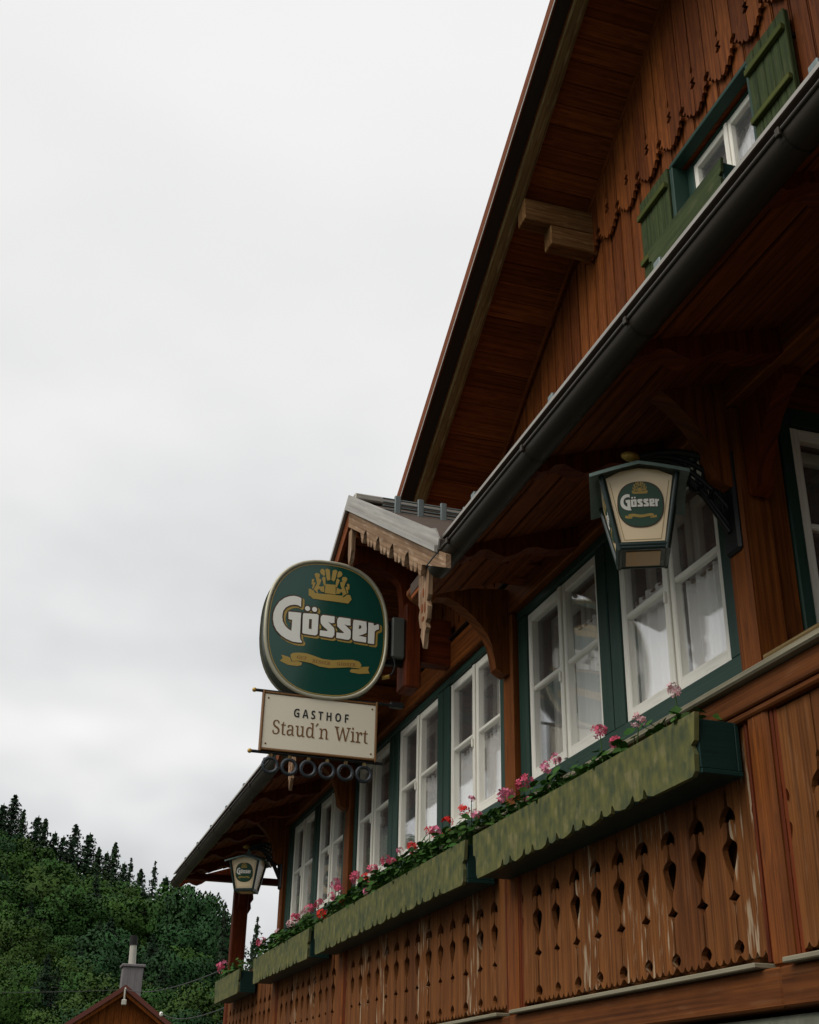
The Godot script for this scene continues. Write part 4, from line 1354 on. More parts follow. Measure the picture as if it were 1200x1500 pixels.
	for j in 4:
		var line: Array = []
		for i in 13:
			var t := i / 12.0
			line.append(Vector3(px * t, y2 + 0.165 - 0.012 * j + 0.075 * sin(t * PI * 0.62) - (0.12 + 0.095 * j) * t * t, zw * t))
		bars.append(line)
		s.tube(line, 0.020 if j == 0 else 0.013, 0.017 if j == 0 else 0.013, 8)
	for i in range(5, 13):
		var hi: Vector3 = bars[0][i]
		var lo: Vector3 = bars[3][i]
		s.tube([hi, (hi + lo) / 2 + Vector3(0, 0, 0.012), lo], 0.008, 0.008, 6)
	s.tube([Vector3(px * 0.45, y2 + 0.10, zw * 0.45), Vector3(px * 0.7, y2 - 0.02, zw * 0.72), Vector3(px, y2 - 0.20, zw + 0.02)], 0.013, 0.013, 6)
	s.tube([Vector3(0, y2 + 0.17, 0), Vector3(0, y2 + 0.10, 0)], 0.012, 0.012, 8)
	for i in 3:
		var t := 0.60 + 0.14 * i
		var rr := 0.028 + 0.010 * i
		var pts: Array = []
		for k in 15:
			var an := TAU * k / 12.0
			var r := rr * (1.0 - 0.045 * k)
			pts.append(Vector3(px * t, y2 + 0.05 - 0.24 * (t - 0.5) + sin(an) * r * 1.3, zw * t + cos(an) * r))
		s.tube(pts, 0.009, 0.007, 6)
	own(o, "arm", s, "black_iron")
	s = mb()
	s.box(Vector3(px - 0.06, y2 - 0.30, zw - 0.022), Vector3(px + 0.06, y2 + 0.19, zw + 0.02), 1, 0.012)
	own(o, "wall_plate", s, "black_iron")

# ------------------------------------------------------------------ flower boxes and geraniums
func flower_box(x0: float, x1: float, label: String, zf: float, top: float, with_fret: bool, deep: float, group: String) -> void:
	var o := thing("flower_box", label, "flower box", Vector3((x0 + x1) / 2, top - 0.2, zf - deep / 2), group)
	var h := 0.26
	var s := mb()
	# front board with paired notches along its lower edge and shaped ends
	var q := PackedVector2Array()
	var b := top - h
	q.append(Vector2(x0, top))
	q.append(Vector2(x0 + 0.004, top - 0.115)); q.append(Vector2(x0 + 0.035, top - 0.125)); q.append(Vector2(x0 + 0.05, top - 0.155)); q.append(Vector2(x0 + 0.052, b + 0.03)); q.append(Vector2(x0 + 0.075, b + 0.002))
	if with_fret:
		var n := int(round((x1 - x0 - 0.9) / 0.37))
		for i in n + 1:
			var c := x0 + 0.53 + (x1 - x0 - 1.06) * i / maxf(1, n)
			for e: Array in [[-0.13, 0.002], [-0.085, 0.012], [-0.062, 0.040], [-0.050, 0.044], [-0.040, 0.012], [0.0, 0.004], [0.038, 0.010], [0.050, 0.044], [0.062, 0.040], [0.082, 0.012], [0.13, 0.002]]:
				q.append(Vector2(c + e[0], b + e[1] + rng.randf_range(-0.003, 0.003)))
	q.append(Vector2(x1 - 0.06, b + 0.002)); q.append(Vector2(x1 - 0.035, b + 0.02)); q.append(Vector2(x1 - 0.03, top - 0.17)); q.append(Vector2(x1 - 0.05, top - 0.13)); q.append(Vector2(x1 - 0.02, top - 0.115)); q.append(Vector2(x1, top))
	s.us = Vector2(0.8, 0.7)
	s.prism(q, Vector3(0, 0, zf - 0.022), Vector3.RIGHT, Vector3.UP, Vector3(0, 0, 0.022), 1)
	part(o, "front_board", s, "mossy_wood" if top < 5.0 else "shutter_wood")
	var zi := zf - 0.024
	var zb := zf - deep
	var yb := top - 0.225
	for e: float in [x0 + 0.06, x1 - 0.045]:
		s = mb()
		s.box(Vector3(e, yb, zb + 0.021), Vector3(e + 0.02, top - 0.02, zi), 2, 0.003)
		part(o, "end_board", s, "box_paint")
	s = mb()
	s.box(Vector3(x0 + 0.06, yb, zb), Vector3(x1 - 0.024, top - 0.02, zb + 0.02), 0, 0.003)
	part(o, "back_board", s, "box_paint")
	s = mb()
	s.box(Vector3(x0 + 0.055, yb - 0.022, zb), Vector3(x1 - 0.020, yb - 0.001, zi), 0, 0.003)
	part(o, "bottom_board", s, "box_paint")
	s = mb()
	s.box(Vector3(x0 + 0.081, yb + 0.001, zb + 0.022), Vector3(x1 - 0.046, top - 0.045, zi - 0.001), 0, 0.0)
	part(o, "soil", s, "soil")

const PINK := Color(0.72, 0.13, 0.22)
const ROSE := Color(0.78, 0.22, 0.36)
const RED := Color(0.72, 0.035, 0.03)
const PALE := Color(0.80, 0.52, 0.55)

func leaf_disc(s: MB, o: Vector3, n: Vector3, r: float, c: Color) -> void:
	var sx := n.cross(Vector3(0.3, 0.2, 0.9)).normalized()
	var sy := n.cross(sx).normalized()
	s.col = c
	var k := 7
	var pts: Array[Vector3] = []
	for i in k:
		var a := TAU * i / k
		var rr := r * (0.82 + 0.18 * (i % 2))
		pts.append(o + (sx * cos(a) + sy * sin(a)) * rr + n * r * 0.18)
	for i in k:
		var nn := (pts[(i + 1) % k] - o).cross(pts[i] - o).normalized()
		if nn.dot(n) < 0: nn = -nn
		s.tri(o, pts[i], pts[(i + 1) % k], nn, Vector2.ZERO, Vector2.ZERO, Vector2.ZERO)

func flower_head(s: MB, o: Vector3, r: float, c: Color, florets: int) -> void:
	for i in florets:
		var d := Vector3(rng.randfn(), rng.randfn() * 0.8 + 0.25, rng.randfn()).normalized()
		var p := o + d * r * rng.randf_range(0.55, 1.0)
		var sx := d.cross(Vector3(0.2, 0.9, 0.4)).normalized()
		var sy := d.cross(sx).normalized()
		var pr := r * 0.42
		var ph := rng.randf() * TAU
		var v := rng.randf_range(0.78, 1.15)
		s.col = Color(minf(1, c.r * v), minf(1, c.g * v * v), minf(1, c.b * v * v))
		for k in 5:
			var a := ph + TAU * k / 5
			var u := sx * cos(a) + sy * sin(a)
			var w := sx * -sin(a) + sy * cos(a)
			var tip := p + u * pr + d * pr * 0.25
			var nn := (d - u * 0.25).normalized()
			s.tri(p, p + u * pr * 0.7 + w * pr * 0.34, tip, nn, Vector2.ZERO, Vector2.ZERO, Vector2.ZERO)
			s.tri(p, tip, p + u * pr * 0.7 - w * pr * 0.34, nn, Vector2.ZERO, Vector2.ZERO, Vector2.ZERO)

func geranium(x: float, zc: float, soil: float, leaves: int, high: float, heads: Array, label: String, group: String) -> void:
	var o := thing("geranium", label, "flower", Vector3(x, soil, zc), group)
	var s := mb()
	var stems := mb()
	stems.col = Color(0.06, 0.12, 0.03)
	s.col = Color(0.05, 0.1, 0.03)
	for i in leaves:
		var d := Vector3(rng.randf_range(-0.19, 0.19), 0, rng.randf_range(-0.085, 0.10))
		var y := high * pow(rng.randf(), 0.8) + 0.03
		var p := d + Vector3(0, y, 0)
		var n := Vector3(d.x * 2.0 + rng.randfn() * 0.35, 0.8, d.z * 4.0 + rng.randfn() * 0.35 + 0.15).normalized()
		var v := rng.randf_range(0.6, 1.3)
		leaf_disc(s, p, n, rng.randf_range(0.017, 0.034), Color(0.035 * v + rng.randf() * 0.012, 0.10 * v, 0.020 * v))
		if i % 3 == 0:
			stems.tube([Vector3(d.x * 0.2, -0.015, d.z * 0.2), Vector3(d.x * 0.6, y * 0.6, d.z * 0.6), p], 0.004, 0.002, 4, false)
	if leaves:
		own(o, "foliage", s, "leaf")
	for h: Array in heads:
		var p: Vector3 = h[0] - Vector3(x, soil, zc)
		var f := mb()
		flower_head(f, p, h[2], h[1], 16)
		own(o, "flower_head", f, "petal")
		stems.tube([Vector3(p.x * 0.25, -0.015, p.z * 0.25), Vector3(p.x * 0.7, p.y * 0.55, p.z * 0.6), p], 0.004, 0.0025, 5, false)
	own(o, "stem", stems, "leaf")

func pixel_ray(x: float, y: float) -> Vector3:
	return (FW * 1779.0 + RT * (x - 600.0) - UP * (y - 750.0))

func at_z(x: float, y: float, z: float) -> Vector3:
	var d := pixel_ray(x, y)
	return EYE + d * (z / d.z)

func flowers() -> void:
	var g := "flower boxes along the veranda"
	flower_box(-6.89, -4.255, "long mossy green flower box with few flowers, beside the near lantern", -2.53, 3.125, true, 0.215, g)
	flower_box(-10.94, -7.03, "longest mossy green flower box, full of pink and red geraniums below the signs", -2.53, 3.130, true, 0.20, g)
	flower_box(-13.78, -11.14, "mossy green flower box under the far pair of windows beside the far lantern", -2.53, 3.130, true, 0.20, g)
	flower_box(-16.30, -14.60, "short plain green flower box on the open far bay of the veranda", -2.53, 3.115, false, 0.20, g)
	flower_box(-6.86, -5.74, "small weathered green window box under the shuttered attic window", -4.03, 7.86, false, 0.135, "")
	# each flower head: where it stands in front of the windows, its colour and size
	var spots := [
		[879, 1072, PINK, 0.042], [902, 1086, PINK, 0.036], [936, 1055, PALE, 0.038], [988, 1011, PALE, 0.036], [799, 1125, ROSE, 0.036], [813, 1112, ROSE, 0.034], [762, 1150, PINK, 0.034], [771, 1145, PINK, 0.044], [740, 1164, ROSE, 0.055], [774, 1174, ROSE, 0.034],
		[681, 1188, RED, 0.056], [691, 1169, ROSE, 0.030], [698, 1193, ROSE, 0.044], [655, 1204, RED, 0.050], [656, 1220, RED, 0.044], [630, 1218, RED, 0.055], [639, 1216, ROSE, 0.050], [605, 1242, RED, 0.060], [586, 1246, ROSE, 0.036], [566, 1262, PINK, 0.060], [577, 1262, PINK, 0.04], [547, 1274, PINK, 0.060], [537, 1286, RED, 0.050], [545, 1296, PINK, 0.062], [520, 1286, PINK, 0.075], [538, 1307, ROSE, 0.045],
		[491, 1294, ROSE, 0.070], [496, 1303, PINK, 0.060], [505, 1319, RED, 0.062], [487, 1313, PINK, 0.05], [467, 1325, PINK, 0.065], [454, 1331, PINK, 0.065], [473, 1340, RED, 0.075], [433, 1344, PINK, 0.070], [446, 1338, PALE, 0.06], [384, 1381, PINK, 0.080], [409, 1380, ROSE, 0.070], [426, 1355, PALE, 0.06], [407, 1365, PALE, 0.05],
		[327, 1413, ROSE, 0.075], [326, 1421, PINK, 0.075], [321, 1416, PINK, 0.06]]
	var bare := []
	for v: float in [-4.55, -5.02, -5.30, -5.55, -5.80, -6.05, -6.30, -6.5, -6.72]: bare.append([v, 40 if v > -5.6 else 75, 0.09 if v > -5.6 else 0.12])
	for i in 13: bare.append([-7.25 - 0.27 * i, 110 if i < 9 else 90, 0.17 if i < 9 else 0.15])
	for i in 9: bare.append([-11.35 - 0.27 * i, 80, 0.16])
	for i in 4: bare.append([-14.9 - 0.32 * i, 30, 0.15])
	var plants := {}
	for b: Array in bare:
		plants[b[0]] = {"leaves": b[1], "high": b[2], "heads": []}
	for sp: Array in spots:
		var z := -2.60 + rng.randf_range(-0.03, 0.04)
		var p := at_z(sp[0], sp[1], z)
		var best := -99.0
		for x: float in plants:
			if absf(x - p.x) < absf(best - p.x): best = x
		if absf(best - p.x) > 0.24:
			best = snappedf(p.x, 0.01)
			plants[best] = {"leaves": 30, "high": 0.09, "heads": []}
		plants[best].heads.append([p, sp[2], sp[3] * (1.0 if p.x > -7.0 else 0.78)])
	for x: float in plants:
		var d: Dictionary = plants[x]
		var which := "sparse box beside the near lantern" if x > -7 else ("long full box below the signs" if x > -11 else ("box beside the far lantern" if x > -14 else "short box in the open far bay"))
		var hue := "leafy green geranium without blossom"
		if d.heads.size():
			var reds := 0
			for h: Array in d.heads:
				if h[1] == RED: reds += 1
			hue = "red flowering geranium" if reds * 2 > d.heads.size() else ("red and pink flowering geranium" if reds else "pink flowering geranium")
		geranium(x, -2.63, 3.084 if x > -14 else 3.07, d.leaves, d.high, d.heads, "%s in the %s" % [hue, which], "geraniums in the %s" % which)

# ------------------------------------------------------------------ curtains behind the panes
func curtain(x0: float, x1: float, y0: float, y1: float, slant: float, label: String, z := -3.03) -> void:
	var o := thing("curtain", label, "curtain", Vector3((x0 + x1) / 2, y0, z), "white curtains behind the veranda windows")
	var s := mb()
	var n := 36
	for i in n:
		var P: Array[Vector3] = []
		for e: Vector2i in [Vector2i(0, 0), Vector2i(1, 0), Vector2i(1, 1), Vector2i(0, 1)]:
			var t := float(i + e.x) / n
			var x := lerpf(x0, x1, t)
			var w := sin(t * (x1 - x0) * 75.0 + x0 * 3.0) * 0.016 + sin(t * 23.0) * 0.008
			P.append(Vector3(x - (x0 + x1) / 2, (y1 - slant * t - y0) if e.y else 0.0, w))
		var nn := (P[1] - P[0]).cross(P[3] - P[0]).normalized()
		s.tri(P[0], P[1], P[2], nn, Vector2.ZERO, Vector2.ZERO, Vector2.ZERO)
		s.tri(P[0], P[2], P[3], nn, Vector2.ZERO, Vector2.ZERO, Vector2.ZERO)
	own(o, "cloth", s, "curtain_cloth")
	s = mb()
	s.tube([Vector3(x0 - 0.05 - (x0 + x1) / 2, y1 - y0 - 0.012, 0.0), Vector3(x1 + 0.05 - (x0 + x1) / 2, y1 - y0 - slant - 0.012, 0)], 0.006, 0.006, 6)
	own(o, "rod", s, "tan_wood")

func interior() -> void:  # nearest curtains added right behind the glass to brighten panes that mirror the sky
	curtain(-5.335, -4.885, 3.42, 4.07, -0.02, "white half curtain added to brighten the left sash beside the near lantern", -2.882)
	curtain(-4.825, -4.375, 3.42, 3.965, 0.0, "white half curtain added to brighten the right sash beside the near lantern", -2.882)
	curtain(-6.075, -5.645, 3.42, 4.19, 0.02, "tall white curtain added to brighten the right sash of the window next to the curved bracket", -2.882)
	curtain(-6.55, -6.20, 3.42, 3.80, 0.0, "low white curtain in the left sash by the brown post")
	for w: Array in [[-7.55, -7.15], [-8.04, -7.62], [-8.82, -8.42]]:  # low cloths set against the glass so the lower panes turn whiter
		curtain(w[0], w[1], 3.42, 3.95, 0.0, "white half curtain added close to the glass to brighten the windows below the porch", -2.882)
	for w: float in [-9.31, -10.57, -10.06, -12.05, -13.27]:
		curtain(w, w + 0.36, 3.36, 3.93, 0.0, "white half curtain hanging back from the glass of the far windows")

# ------------------------------------------------------------------ cottage below, with chimney
func cottage() -> void:
	var c := Vector3(-39.9, 0, -3.47)
	var o := thing("cottage", "small brown wooden cottage with red-edged gable roof and grey chimney", "house", c)
	var pk := 5.02
	var sl := 0.70
	var half := 3.4
	var s := mb()
	s.prism(PackedVector2Array([Vector2(-half, 0), Vector2(half, 0), Vector2(half, pk - 0.12 - sl * half), Vector2(0, pk - 0.12), Vector2(-half, pk - 0.12 - sl * half)]), c + Vector3(-9.0, 0, 0), Vector3(0, 0, 1), Vector3.UP, Vector3(9.0, 0, 0))
	var wall := part(o, "wall", s, "cottage_wood")
	var w := 0.22
	for i in 30:
		var a := -3.3 + i * w
		var b := a + w - 0.012
		s = mb()
		s.prism(PackedVector2Array([Vector2(a, 0.3), Vector2(b, 0.3), Vector2(b, pk - 0.15 - sl * absf(b)), Vector2(a, pk - 0.15 - sl * absf(a))]) if signf(a) == signf(b) else PackedVector2Array([Vector2(a, 0.3), Vector2(b, 0.3), Vector2(b, pk - 0.15 - sl * absf(b)), Vector2(0, pk - 0.15), Vector2(a, pk - 0.15 - sl * absf(a))]), c + Vector3(0.001, 0, 0), Vector3(0, 0, 1), Vector3.UP, Vector3(0.03, 0, 0))
		part(wall, "plank", s, "cottage_wood")
	for sd: float in [-1.0, 1.0]:
		var e := sd * 3.9
		s = mb()
		s.prism(PackedVector2Array([Vector2(0, pk - 0.10), Vector2(e, pk - 0.10 - sl * 3.9), Vector2(e, pk - sl * 3.9), Vector2(0, pk)]), c + Vector3(-9.3, 0, 0), Vector3(0, 0, 1), Vector3.UP, Vector3(9.68, 0, 0))
		var roof := part(o, "roof", s, "roof_tile")
		s = mb()
		s.prism(PackedVector2Array([Vector2(0, pk - 0.09), Vector2(e, pk - 0.09 - sl * 3.9), Vector2(e, pk + 0.06 - sl * 3.9), Vector2(0, pk + 0.06)]), c + Vector3(0.381, 0, 0), Vector3(0, 0, 1), Vector3.UP, Vector3(0.04, 0, 0))
		part(roof, "verge_board", s, "cottage_edge")
		s = mb()
		s.prism(PackedVector2Array([Vector2(0, pk - 0.22), Vector2(e, pk - 0.22 - sl * 3.9), Vector2(e, pk - 0.11 - sl * 3.9), Vector2(0, pk - 0.11)]), c + Vector3(0.05, 0, 0), Vector3(0, 0, 1), Vector3.UP, Vector3(0.28, 0, 0))
		part(roof, "verge_rafter", s, "cottage_wood")
	var cz := -0.42
	s = mb()
	s.box(c + Vector3(-3.0, 3.6, cz - 0.32), c + Vector3(-2.35, 5.86, cz + 0.32), 1, 0.01)
	var ch := part(o, "chimney", s, "chimney_plaster")
	s = mb()
	s.box(c + Vector3(-3.06, 5.86, cz - 0.38), c + Vector3(-2.29, 5.95, cz + 0.38), 1, 0.02)
	part(ch, "chimney_cap", s, "chimney_plaster")
	s = mb()
	s.tube([c + Vector3(-2.68, 5.9, cz + 0.03), c + Vector3(-2.68, 6.58, cz + 0.06)], 0.12, 0.11, 14)
	part(ch, "flue", s, "flue_steel")
	s = mb()
	s.tube([c + Vector3(-2.68, 6.56, cz + 0.06), c + Vector3(-2.68, 6.80, cz + 0.07), c + Vector3(-2.68, 6.86, cz + 0.07)], 0.135, 0.10, 14)
	part(ch, "flue_cowl", s, "soot")
	s = mb()
	s.box(c + Vector3(0.43, 4.50, -0.06), c + Vector3(0.56, 4.66, 0.08), 1, 0.02)
	s.tube([c + Vector3(0.42, 4.98, 0.0), c + Vector3(0.52, 4.9, 0.02), c + Vector3(0.5, 4.6, 0.01)], 0.025, 0.025, 6)
	part(o, "yard_lamp", s, "flue_steel")
	s = mb()
	s.ball(c + Vector3(0.40, 4.30, -1.12), Vector3(0.06, 0.08, 0.06), 8)
	part(o, "insulator", s, "white_print")

	# overhead cables
	var cables := [["thin black cable from the cottage gable to the inn", Vector3(-39.46, 4.94, -3.47), Vector3(-16.77, 3.33, -2.72), 0.16], ["thin black cable running past the woods to the cottage gable", Vector3(-48.0, 5.5, 9.0), Vector3(-39.46, 4.93, -3.45), 0.25], ["lower thin cable from the cottage verge to the inn", Vector3(-39.5, 4.34, -4.59), Vector3(-16.77, 2.86, -2.76), 0.15]]
	for q: Array in cables:
		var a: Vector3 = q[1]
		var b: Vector3 = q[2]
		var t := thing("overhead_cable", q[0], "cable", a)
		var path: Array = []
		for i in 25:
			var k := i / 24.0
			path.append((b - a) * k - Vector3(0, 4.0 * q[3] * k * (1.0 - k), 0))
		s = mb()
		s.tube(path, 0.011, 0.008, 5)
		own(t, "wire", s, "cable")

# ------------------------------------------------------------------ hillside and trees
func skyline(a: float) -> float:
	return clampf(0.2125 + 0.34 * a, 0.10, 0.25)

func ground_y(x: float, z: float) -> float:
	if x > -45.0:
		return 0.0
	var r := -x
	var a := z / r
	var t := clampf((r - 48.0) / 184.0, 0.0, 1.0)
	return (t - 0.14 * sin(t * PI)) * (skyline(a) * 232.0 - 17.0)

func terrain() -> void:
	var xs: Array[float] = []
	var zs: Array[float] = []
	var x := -232.0
	for v: float in [-3000, -1500, -800, -450, -320, -270, -250]: xs.append(v)
	while x < -40.0:
		xs.append(x); x += 8.0
	for v: float in [-20, 0, 30, 100, 400, 1500, 3000]: xs.append(v)
	for v: float in [-3000, -1200, -600, -300, -200, -150]: zs.append(v)
	var z := -120.0
	while z < 125.0:
		zs.append(z); z += 8.0
	for v: float in [150, 200, 300, 600, 1200, 3000]: zs.append(v)
	var s := mb(false)
	for i in xs.size() - 1:
		for j in zs.size() - 1:
			var P: Array[Vector3] = []
			for e: Vector2i in [Vector2i(0, 0), Vector2i(1, 0), Vector2i(1, 1), Vector2i(0, 1)]:
				P.append(Vector3(xs[i + e.x], ground_y(xs[i + e.x], zs[j + e.y]) - 0.02, zs[j + e.y]))
			var n := (P[3] - P[0]).cross(P[1] - P[0]).normalized()
			s.tri(P[0], P[1], P[2], n, Vector2.ZERO, Vector2.ZERO, Vector2.ZERO)
			s.tri(P[0], P[2], P[3], n, Vector2.ZERO, Vector2.ZERO, Vector2.ZERO)
	structure("ground", s.mesh(), "forest_floor")
	s = mb(false)
	s.quad(Vector3(-34, 0.005, -2.5), Vector3(30, 0.005, -2.5), Vector3(30, 0.005, 14), Vector3(-34, 0.005, 14), Vector3.UP)
	structure("road", s.mesh(), "asphalt")

func leaf_quad(s: MB, p: Vector3, n: Vector3, w: float, h: float, soft := Vector3.ZERO) -> void:
	var sx := n.cross(Vector3(rng.randfn(), rng.randfn(), rng.randfn())).normalized()
	var sy := n.cross(sx).normalized()
	var q := soft if soft != Vector3.ZERO else n
	s.tri_n(p - sx * w, p + sy * h * 0.6 - sx * 0.2 * w, p + sx * w, q, q, q)
	s.tri_n(p - sx * w, p + sx * w, p - sy * h - sx * 0.1 * w, q, q, q)

# unit trees 1 m tall; scaled when planted
func broadleaf(sd: int, tone: Color, wide: float) -> Array:
	rng.seed = sd
	var trunk := mb()
	trunk.tube([Vector3(0, -0.03, 0), Vector3(0.004, 0.2, 0.003), Vector3(-0.004, 0.45, 0.004), Vector3(0, 0.75, 0)], 0.022, 0.006, 7)
	var crown := mb()
	var clumps := 46
	for i in clumps:
		var u := 1.0 - 1.75 * (i + 0.5) / clumps
		var ph := i * 2.39996 + rng.randf_range(-0.4, 0.4)
		var d := Vector3(sqrt(1 - u * u) * cos(ph), u, sqrt(1 - u * u) * sin(ph))
		var rad := rng.randf_range(0.62, 1.0) if i % 4 else rng.randf_range(0.2, 0.6)
		var c := Vector3(0, 0.57, 0) + Vector3(d.x * wide, d.y * 0.34, d.z * wide) * rad
		var cr := rng.randf_range(0.075, 0.125)
		trunk.tube([Vector3(0, clampf(c.y - 0.25, 0.15, 0.7), 0), c.lerp(Vector3(0, c.y - 0.1, 0), 0.5), c], 0.004, 0.0015, 4, false)
		var v := rng.randf_range(0.78, 1.25)
		for k in 190:
			var q := Vector3(rng.randfn(), rng.randfn(), rng.randfn()).normalized()
			var p := c + q * cr * Vector3(1, 0.75, 1) * (0.55 + 0.5 * pow(rng.randf(), 0.6))
			var w := v * rng.randf_range(0.92, 1.08)
			crown.col = Color(tone.r * w, tone.g * w, tone.b * w)
			leaf_quad(crown, p, (q + 0.7 * Vector3(rng.randfn(), rng.randfn(), rng.randfn())).normalized(), rng.randf_range(0.009, 0.015), rng.randf_range(0.010, 0.017), (q * 0.50 + d * 0.85 + 0.06 * Vector3(rng.randfn(), rng.randfn(), rng.randfn())).normalized())
	return [trunk.mesh(), crown.mesh()]

func conifer(sd: int, tone: Color, wide: float, thin := 1.0) -> Array:
	rng.seed = sd
	var trunk := mb()
	trunk.tube([Vector3(0, -0.03, 0), Vector3(0, 0.5, 0), Vector3(0.002, 0.97, 0), Vector3(0.002, 1.0, 0)], 0.014, 0.0015, 6)
	var crown := mb()
	var levels := 46
	for i in levels:
		var t := (i + rng.randf() * 0.9) / levels
		var y := lerpf(0.10, 0.985, t)
		var r := wide * pow(1.0 - t, 0.70) * rng.randf_range(0.55, 1.2) + 0.010
		var n := int(lerpf(9, 5, t) * thin)
		var ph := rng.randf() * TAU
		for k in maxi(2, n):
			var a := ph + TAU * k / n + rng.randf_range(-0.45, 0.45)
			var rr := r * rng.randf_range(0.5, 1.15)
			var yb := y + rng.randf_range(-0.012, 0.012)
			var d := Vector3(cos(a), 0, sin(a))
			var sdv := Vector3(-d.z, 0, d.x)
			trunk.tube([Vector3(0, yb, 0), d * rr * 0.9 + Vector3(0, yb - rr * 0.2, 0)], 0.003, 0.001, 3, false)
			var v := rng.randf_range(0.65, 1.35)
			var segs := maxi(3, int(12 * rr / wide * thin))
			for g in segs:
				var q := (g + 0.6) / segs
				var p := d * rr * q + Vector3(0, yb - rr * (0.28 * q - 0.08 * q * q), 0)
				var w := v * rng.randf_range(0.8, 1.25)
				crown.col = Color(tone.r * w, tone.g * w, tone.b * w)
				for e: float in [-1.0, 1.0, 0.0, 0.0]:
					var o := p + sdv * e * rr * 0.22 * (1.2 - q) + Vector3(0, rng.randf_range(-0.014, 0.004), 0)
					leaf_quad(crown, o, (Vector3(0, 0.55, 0) + d * 0.6 + sdv * e * 0.3 + 0.5 * Vector3(rng.randfn(), 0.5 * rng.randfn(), rng.randfn())).normalized(), rng.randf_range(0.005, 0.009), rng.randf_range(0.011, 0.020), (Vector3(0, 0.45, 0) + d * 0.8 + sdv * e * 0.3).normalized())
	return [trunk.mesh(), crown.mesh()]

func plant(kind: Array, called: String, label: String, x: float, z: float, h: float, spread: float, group: String) -> void:
	var o := thing(called, label, "tree", Vector3(x, ground_y(x, z), z), group)
	var b := Basis(Vector3.UP, rng.randf() * TAU).scaled(Vector3(h * spread, h, h * spread))
	for k in 2:
		var m := MeshInstance3D.new()
		m.name = "crown" if k else "trunk"
		m.mesh = kind[k]
		m.material_override = M["leaf" if k else "bark"]
		m.transform = Transform3D(b, Vector3.ZERO)
		o.add_child(m)

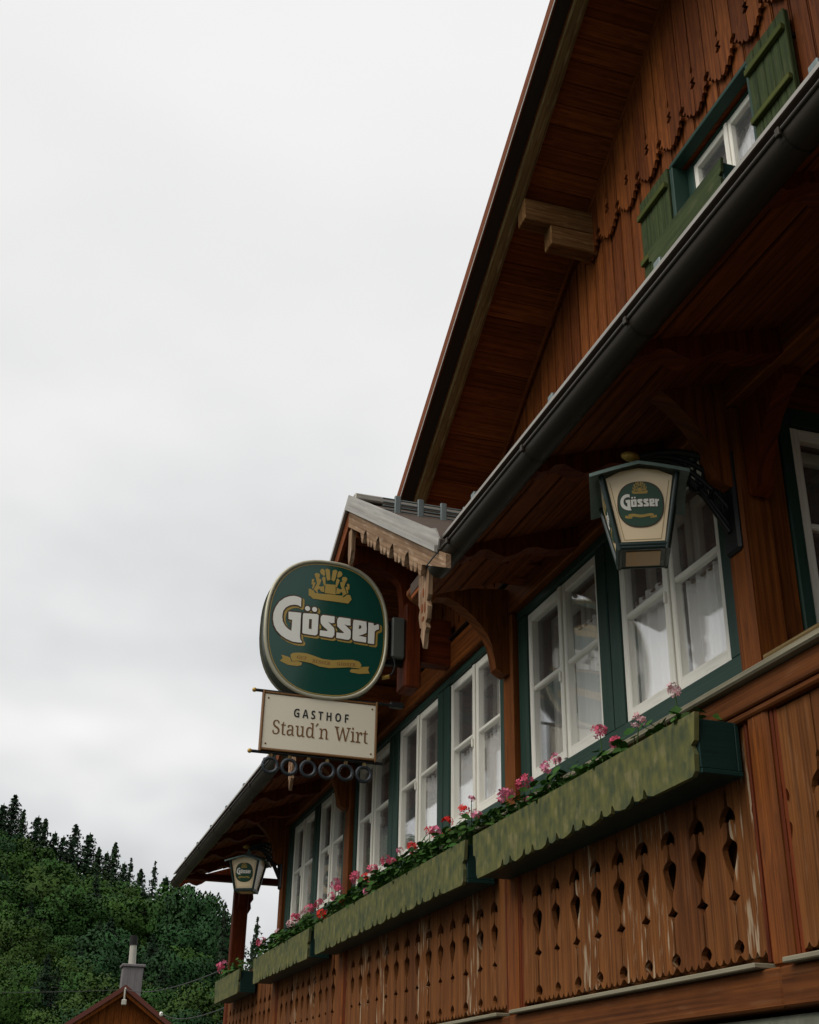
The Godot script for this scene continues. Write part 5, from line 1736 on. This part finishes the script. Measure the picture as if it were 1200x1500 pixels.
func trees() -> void:
	var B := [broadleaf(101, Color(0.021, 0.058, 0.011), 0.30), broadleaf(102, Color(0.030, 0.072, 0.011), 0.34), broadleaf(103, Color(0.017, 0.052, 0.016), 0.27), broadleaf(104, Color(0.034, 0.067, 0.012), 0.31)]
	var C := [conifer(201, Color(0.013, 0.032, 0.013), 0.28), conifer(202, Color(0.016, 0.036, 0.013), 0.24), conifer(203, Color(0.011, 0.028, 0.012), 0.31), conifer(204, Color(0.018, 0.036, 0.016), 0.16, 0.6)]
	rng.seed = 5
	# the trees that stand against the sky, each on the ridge where its tip shows
	var tips := [[6, 1176, 0], [23, 1164, 2], [36, 1185, 1], [57, 1194, 0], [68, 1198, 1], [82, 1217, 0], [112, 1207, 2], [133, 1219, 0], [146, 1240, 1], [158, 1246, 0], [170, 1233, 1], [183, 1262, 0], [193, 1256, 3], [207, 1272, 1], [228, 1261, 3], [244, 1282, 0], [258, 1288, 1], [-16, 1150, 2], [-40, 1140, 0]]
	for t: Array in tips:
		var r := rng.randf_range(205, 228)
		var d := pixel_ray(t[0], t[1])
		var p := EYE + d * (r / -d.x)
		var h := clampf(p.y - ground_y(p.x, p.z), 9.0, 30.0)
		var thin: bool = t[2] == 3
		plant(C[t[2]], "spruce_tree", "slender sparse spruce standing against the sky on the ridge" if thin else "dark spruce standing against the sky on the wooded ridge", p.x, p.z, h, rng.randf_range(0.85, 1.3), "spruces on the ridge")
	for t: Array in [[270, 1277, 0, 150.0], [290, 1283, 2, 146.0], [305, 1296, 0, 150.0], [318, 1318, 2, 140.0]]:
		var d := pixel_ray(t[0], t[1])
		var p: Vector3 = EYE + d * (float(t[3]) / -d.x)
		var h := clampf(p.y - ground_y(p.x, p.z), 9.0, 26.0)
		plant(B[t[2]], "leafy_tree", "tall leafy tree against the sky beside the open bay of the inn", p.x, p.z, h, 0.75, "leafy trees beside the inn")
	for t: Array in [[378, 1342, 3, 120.0], [331, 1322, 3, 130.0], [372, 1372, 3, 112.0], [350, 1385, 1, 118.0], [395, 1392, 3, 118.0]]:
		var d := pixel_ray(t[0], t[1])
		var p: Vector3 = EYE + d * (float(t[3]) / -d.x)
		var h := clampf(p.y - ground_y(p.x, p.z), 6.0, 26.0)
		plant(C[t[2]], "young_spruce", "thin young spruce seen through the open bay of the inn", p.x, p.z, h, 0.8, "young spruces beyond the open bay")
	# the wood below the ridge
	var made := 0
	var spots: Array[Vector2] = []
	while made < 330:
		var r := 54.0 + 173.0 * pow(rng.randf(), 0.85)
		var a := rng.randf_range(-0.20, 0.075) if made < 225 else rng.randf_range(0.075, 0.46)
		var p := Vector2(-r, a * r)
		var near := false
		for q in spots:
			if q.distance_to(p) < lerpf(3.4, 5.2, (r - 54) / 173): near = true
		if near:
			if rng.randf() < 0.01: made += 1
			continue
		spots.append(p)
		made += 1
		var gy := ground_y(p.x, p.y)
		var top := lerpf(0.085, skyline(a) - 0.010, clampf((r - 58.0) / 150.0, 0.0, 1.0)) * rng.randf_range(0.82, 1.10)
		var cap := minf(top, skyline(a) - 0.008) * r + 1.6 - gy
		if a < -0.13: cap = minf(cap, (0.118 + (a + 0.13) * 0.5) * r + 1.6 - gy)
		var mix := 0.17
		if rng.randf() < mix:
			var h := minf(cap * rng.randf_range(0.95, 1.15), 21.0)
			if h < 5.5: continue
			plant(C[rng.randi() % 3], "spruce_tree", "dark spruce among the trees of the hillside wood", p.x, p.y, h, rng.randf_range(0.9, 1.15), "spruces in the hillside wood")
		else:
			var h := minf(cap * rng.randf_range(0.85, 1.1), 15.0)
			if h < 3.0: h = 3.0 + rng.randf() * 2.0
			var k := rng.randi() % 4
			plant(B[k], "leafy_tree", ["mid green leafy tree in the hillside wood", "bright green broad leafy tree in the hillside wood", "bluish green leafy tree in the hillside wood", "yellowish green leafy tree in the hillside wood"][k], p.x, p.y, h, rng.randf_range(0.95, 1.25), "leafy trees in the hillside wood")

# ------------------------------------------------------------------ camera
var RT := Vector3(0.29969694, 0.01923559, -0.95384052)
var UP := Vector3(0.4225415, 0.89371269, 0.15078567)
var FW := Vector3(-0.85535982, 0.4482272, -0.25971512)

func _ready() -> void:
	var cam := Camera3D.new()
	cam.name = "camera"
	cam.transform = Transform3D(Basis(RT, UP, -FW).orthonormalized(), EYE)
	cam.fov = 45.72
	cam.near = 0.05
	cam.far = 6000.0
	add_child(cam)
	var we := WorldEnvironment.new()
	we.name = "environment"
	var env := Environment.new()
	env.background_mode = Environment.BG_SKY
	var sky := Sky.new()
	var pm := PanoramaSkyMaterial.new()
	pm.panorama = sky_texture()
	sky.sky_material = pm
	env.sky = sky
	env.tonemap_mode = Environment.TONE_MAPPER_LINEAR
	env.tonemap_exposure = 1.45
	env.sdfgi_enabled = true
	env.ssao_enabled = true
	env.ssil_enabled = true
	we.environment = env
	add_child(we)
	var sun := DirectionalLight3D.new()
	sun.name = "sun"
	sun.light_energy = 0.5
	sun.light_color = Color(1.0, 0.97, 0.93)
	sun.light_angular_distance = 55.0
	sun.shadow_enabled = true
	sun.transform = Transform3D(Basis.looking_at(Vector3(-0.18, -0.74, -0.65)), Vector3(0, 30, 0))
	add_child(sun)

	rng.seed = 1
	materials()
	terrain()
	rng.seed = 2
	build_inn()
	rng.seed = 3
	signs()
	lantern("green lantern with cream panels on the near corner post above the flower box", Vector3(-4.27, 3.790, -2.355), -2.74, -4.145)
	lantern("green lantern with cream panels on the far corner post by the open bay", Vector3(-13.82, 3.825, -2.40), -2.74, -13.62)
	rng.seed = 4
	flowers()
	interior()
	cottage()
	trees()
